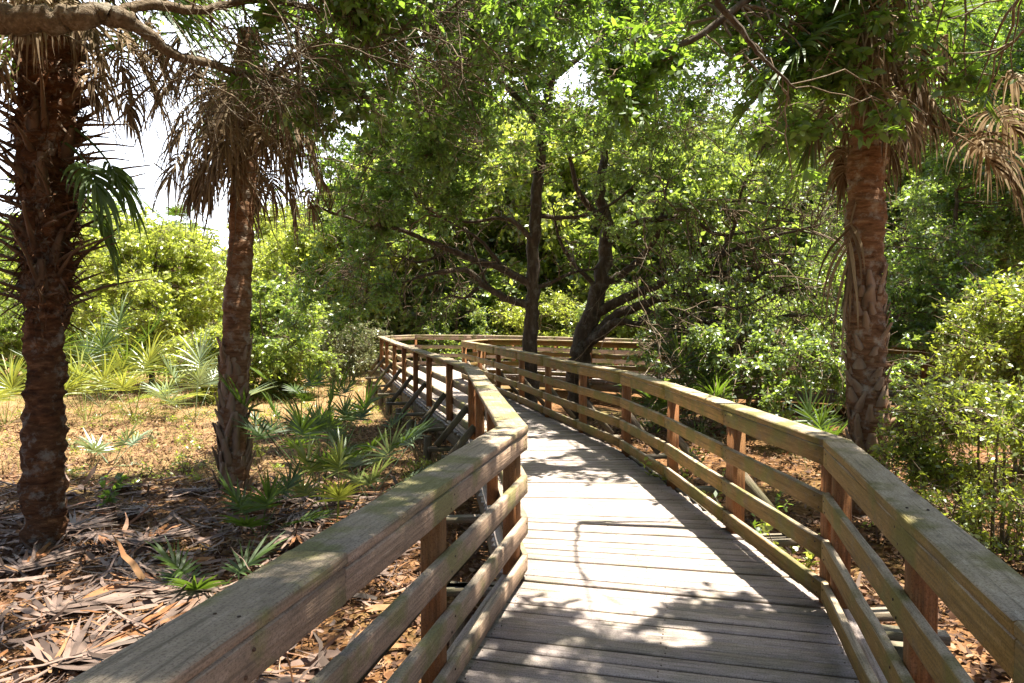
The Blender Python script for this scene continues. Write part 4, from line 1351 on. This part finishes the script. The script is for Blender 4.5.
# -- bushes and the woods behind
def bushy(name, label, base, h, rx, n_cl, leafmat, leaf, n_tw=12, n_lf=12, cat='tree', group=None, trunk_r=0.09, low=0.25, bark='oakbark', nst=1, cr=0.55, shade=False, flat=0.8):
    base = np.asarray(base, float)
    limbs = []
    for s in range(nst):
        off = np.array([rng.normal(0, 0.15 * (nst > 1)), rng.normal(0, 0.15 * (nst > 1)), 0])
        lean = np.array([rng.normal(0, 0.12), rng.normal(0, 0.12), 0]) * h
        limbs.append(([base + off + (0, 0, -0.1), base + off * 1.5 + lean * 0.3 + (0, 0, h * 0.3), base + off * 2 + lean * 0.7 + (0, 0, h * 0.6), base + lean + off * 2 + (0, 0, h * 0.88)], trunk_r, trunk_r * 0.25))
    cl = []
    while len(cl) < n_cl:
        u = rng.uniform(-1, 1, 3)
        if np.dot(u, u) > 1 or np.dot(u, u) < 0.12: continue
        z = low * h + (u[2] * 0.5 + 0.5) * (1 - low) * h
        cl.append((base + np.array([u[0] * rx, u[1] * rx, z]), cr * rng.uniform(0.6, 1.3), rng.uniform(0.6, 1.3)))
    return big_tree(name, label, base, limbs, cl, leafmat, leaf, cat, bark, 'twig', int(n_tw * 1.9), int(n_lf * 1.3), flat, shade, group, subbr=0.5, asp=0.5, upn=0.45)


bushy('shrub', 'sunlit yellow-green bush at the right edge behind the railing', gpt(1000, 6.9), 1.6, 1.05, 54, 'bushleaf', 0.055, 11, 13, 'bush', None, 0.02, 0.0, 'twig', 5, 0.38)
bushy('shrub', 'second yellow-green bush deeper in at the right edge', gpt(1030, 9.6), 2.6, 1.1, 40, 'bushleaf', 0.07, 15, 13, 'bush', None, 0.03, 0.1, 'twig', 4, 0.45)
bushy('evergreen_tree', 'dense dark evergreen between the right palm and the yellow-green bush', gpt(960, 14.5), 5.2, 1.9, 60, 'oakleaf', 0.09, 16, 14, 'tree', None, 0.12, 0.12)
bushy('evergreen_tree', 'tall dark tree at the right edge rising out of the picture', gpt(1035, 15.0), 11.0, 2.7, 110, 'oakleaf', 0.10, 16, 14, 'tree', None, 0.14, 0.2)
bushy('evergreen_tree', 'dark green tree filling the gap right behind the stout palm', gpt(890, 18.5), 6.0, 2.4, 46, 'oakleaf2', 0.09, 11, 11, 'tree', None, 0.12, 0.1)
bushy('leafy_tree', 'bright yellow-green tree beyond the clearing between the two left palms', gpt(150, 21), 4.9, 2.3, 64, 'brightleaf', 0.13, 15, 12, 'tree', None, 0.09, 0.12, cr=0.7)
bushy('leafy_tree', 'bright green tree beyond the clearing right behind the nearest palm', gpt(60, 23), 4.4, 2.2, 54, 'brightleaf', 0.13, 15, 12, 'tree', None, 0.09, 0.1, cr=0.7)
bushy('leafy_tree', 'pale green tree beyond the clearing at the left edge', gpt(-20, 21), 4.2, 2.0, 50, 'bgleaf', 0.13, 14, 12, 'tree', None, 0.09, 0.1, cr=0.7)
bushy('shrub', 'grey-green scrubby bush at the far edge of the clearing right of the slim palm', gpt(275, 19), 3.0, 1.5, 46, 'bgleaf', 0.11, 15, 12, 'bush', None, 0.04, 0.05, 'twig', 4, 0.55)
bushy('shrub', 'wispy grey scrub beside the boardwalk bend', gpt(345, 23), 2.2, 1.3, 36, 'scrubleaf', 0.09, 14, 10, 'bush', None, 0.03, 0.05, 'twig', 5, 0.5)
bushy('shrub', 'low bush at the clearing edge behind the slim palm', gpt(215, 18), 1.9, 1.2, 34, 'brightleaf', 0.10, 13, 11, 'bush', None, 0.03, 0.05, 'twig', 4, 0.5)
bushy('shrub', 'round green bush in the shade behind the leaning oak', gpt(640, 24), 3.2, 1.9, 46, 'bgleaf', 0.12, 14, 12, 'bush', None, 0.04, 0.05, 'twig', 4, 0.6)
bushy('shrub', 'pale bush beyond the far railing left of the dark oak', gpt(455, 27), 3.3, 1.9, 46, 'bgleaf', 0.12, 14, 12, 'bush', None, 0.04, 0.05, 'twig', 4, 0.6)
bushy('shrub', 'yellow-green bush beyond the far railing behind the dark oak', gpt(540, 26), 2.8, 1.7, 40, 'brightleaf', 0.12, 14, 12, 'bush', None, 0.04, 0.05, 'twig', 4, 0.6)
bushy('shrub', 'dull green bush by the far railing at the right', gpt(770, 22), 2.8, 1.7, 40, 'bgleaf', 0.11, 14, 12, 'bush', None, 0.04, 0.05, 'twig', 4, 0.6)

# woods all round the back: copies of four trees
wood_protos = []
for k, (lm, h, rx) in enumerate((('bgleaf', 8.5, 3.2), ('oakleaf2', 9.5, 3.4), ('brightleaf', 7.5, 3.0), ('bgleaf', 6.5, 2.8))):
    wood_protos.append(bushy('woodland_tree', '', (0, 0, 0), h, rx, 95, lm, 0.19, 14, 12, 'tree', None, 0.16, 0.04, cr=1.0))
wspots = []
for ring, (R0, n, jit) in enumerate(((31, 19, 2.0), (39, 20, 3.0), (50, 20, 4))):
    for k in range(n):
        a = math.radians(np.interp(k, [0, n - 1], [-48, 48])) + rng.normal(0, 0.02)
        R_ = R0 + rng.normal(0, jit * 0.5)
        x, y = R_ * math.sin(a), R_ * math.cos(a)
        px = 512 + x / y * F
        wspots.append((x, y, ring, px))
used = set()
for (x, y, ring, px) in wspots:
    sky_gap = 90 < px < 255
    thin = 255 <= px < 420
    sc = rng.uniform(1.0, 1.45) * (1 + 0.25 * ring)
    if sky_gap: sc *= 0.5 if ring == 0 else 0.42
    if thin: sc *= 0.8 if ring == 0 else 0.62
    if px < 90: sc *= 0.62
    k = int(rng.integers(0, 4))
    if px < 320: k = (2, 0, 3, 2)[k]
    elif ring == 0 and px < 760: k = (0, 2, 2, 3)[k]
    if k in used: o = copy_tree(wood_protos[k])
    else: o = wood_protos[k]; used.add(k)
    o.location = (x, y, GZ); o.rotation_euler = (0, 0, rng.uniform(0, 6.28)); o.scale = (sc, sc, sc * rng.uniform(0.9, 1.15))
    tag(o, 'leafy tree standing in the woods beyond the far railing and clearing', 'tree', 'trees of the woods behind')
for k in range(4):
    if k not in used: bpy.data.objects.remove(wood_protos[k])

# undergrowth at the wood's edge
mb = MB()
wd = MB()
for i in range(230):
    a = math.radians(rng.uniform(-46, 46)); R_ = rng.uniform(24, 34)
    c = np.array([R_ * math.sin(a), R_ * math.cos(a), GZ + rng.uniform(0.1, 1.3)])
    if in_deck(c[:1], c[1:2])[0]: continue
    clump(wd, mb, c, rng.uniform(0.6, 1.2), 16, 12, 0.15, shade=False, flat=0.8)
tag(mb.build('undergrowth', M['bgleaf']), 'mixed green undergrowth along the edge of the woods', kind='stuff')

# low green growth in the clearing
mb = MB(); wd = MB()
for i in range(210):
    x, y = rng.uniform(-12, -1.2), rng.uniform(9, 22)
    if in_deck(np.array([x]), np.array([y]))[0]: continue
    clump(wd, mb, np.array([x, y, float(ground_h(x, y)) + 0.05]), rng.uniform(0.08, 0.3), 9, 8, 0.055, shade=False, flat=0.5, droop=-0.3, wr=0.002)
tag(mb.build('low_weeds', M['bushleaf']), 'patches of low green weeds scattered over the straw clearing', kind='stuff')

# ------------------------------------------------------------------ light
w = bpy.data.worlds.new('World'); scene.world = w; w.use_nodes = True
nt = w.node_tree
sky = nt.nodes.new('ShaderNodeTexSky'); sky.sky_type = 'NISHITA'; sky.sun_disc = False
el = math.asin(SUN[2]); az = math.atan2(SUN[0], SUN[1])
sky.sun_elevation = el; sky.sun_rotation = az
sky.dust_density = 3.0; sky.air_density = 1.0; sky.ozone_density = 0.3
bg = nt.nodes['Background']; bg.inputs['Strength'].default_value = 0.05
nt.links.new(sky.outputs[0], bg.inputs[0])
# white glow added low in front so the sky shows blown out
tcw = nt.nodes.new('ShaderNodeTexCoord'); sw = nt.nodes.new('ShaderNodeSeparateXYZ'); nt.links.new(tcw.outputs['Generated'], sw.inputs[0])
glow_n = noise(nt, tcw.outputs['Generated'], 3.2, 5, 0.55)
low = ramp(nt, fmath(nt, 'ADD', sw.outputs[2], fmath(nt, 'MULTIPLY', fmath(nt, 'SUBTRACT', glow_n, 0.5), 0.25)), [(0.40, (1, 1, 1)), (0.58, (0, 0, 0))])
front = ramp(nt, sw.outputs[1], [(0.25, (0, 0, 0)), (0.6, (1, 1, 1))])
bg2 = nt.nodes.new('ShaderNodeBackground'); bg2.inputs[0].default_value = (0.93, 0.94, 1.0, 1)
nt.links.new(fmath(nt, 'MULTIPLY', fmath(nt, 'MULTIPLY', low, front), 0.6), bg2.inputs[1])
addw = nt.nodes.new('ShaderNodeAddShader'); nt.links.new(bg.outputs[0], addw.inputs[0]); nt.links.new(bg2.outputs[0], addw.inputs[1])
nt.links.new(addw.outputs[0], [n for n in nt.nodes if n.type == 'OUTPUT_WORLD'][0].inputs[0])
sd = bpy.data.lights.new('sun', 'SUN'); sd.energy = 5.0; sd.angle = math.radians(0.53); sd.color = (1.0, 0.92, 0.76)
so = bpy.data.objects.new('sun', sd); COL.objects.link(so)
so.rotation_euler = Vector(SUN).to_track_quat('Z', 'Y').to_euler()

scene.view_settings.view_transform = 'Standard'
scene.view_settings.look = 'None'
scene.view_settings.gamma = 1.0
scene.view_settings.exposure = 2.08
scene.render.engine = 'CYCLES'
c = scene.cycles
c.max_bounces = 7; c.diffuse_bounces = 3; c.glossy_bounces = 2; c.transmission_bounces = 4; c.transparent_max_bounces = 4
c.sample_clamp_indirect = 6.0
c.use_denoising = True
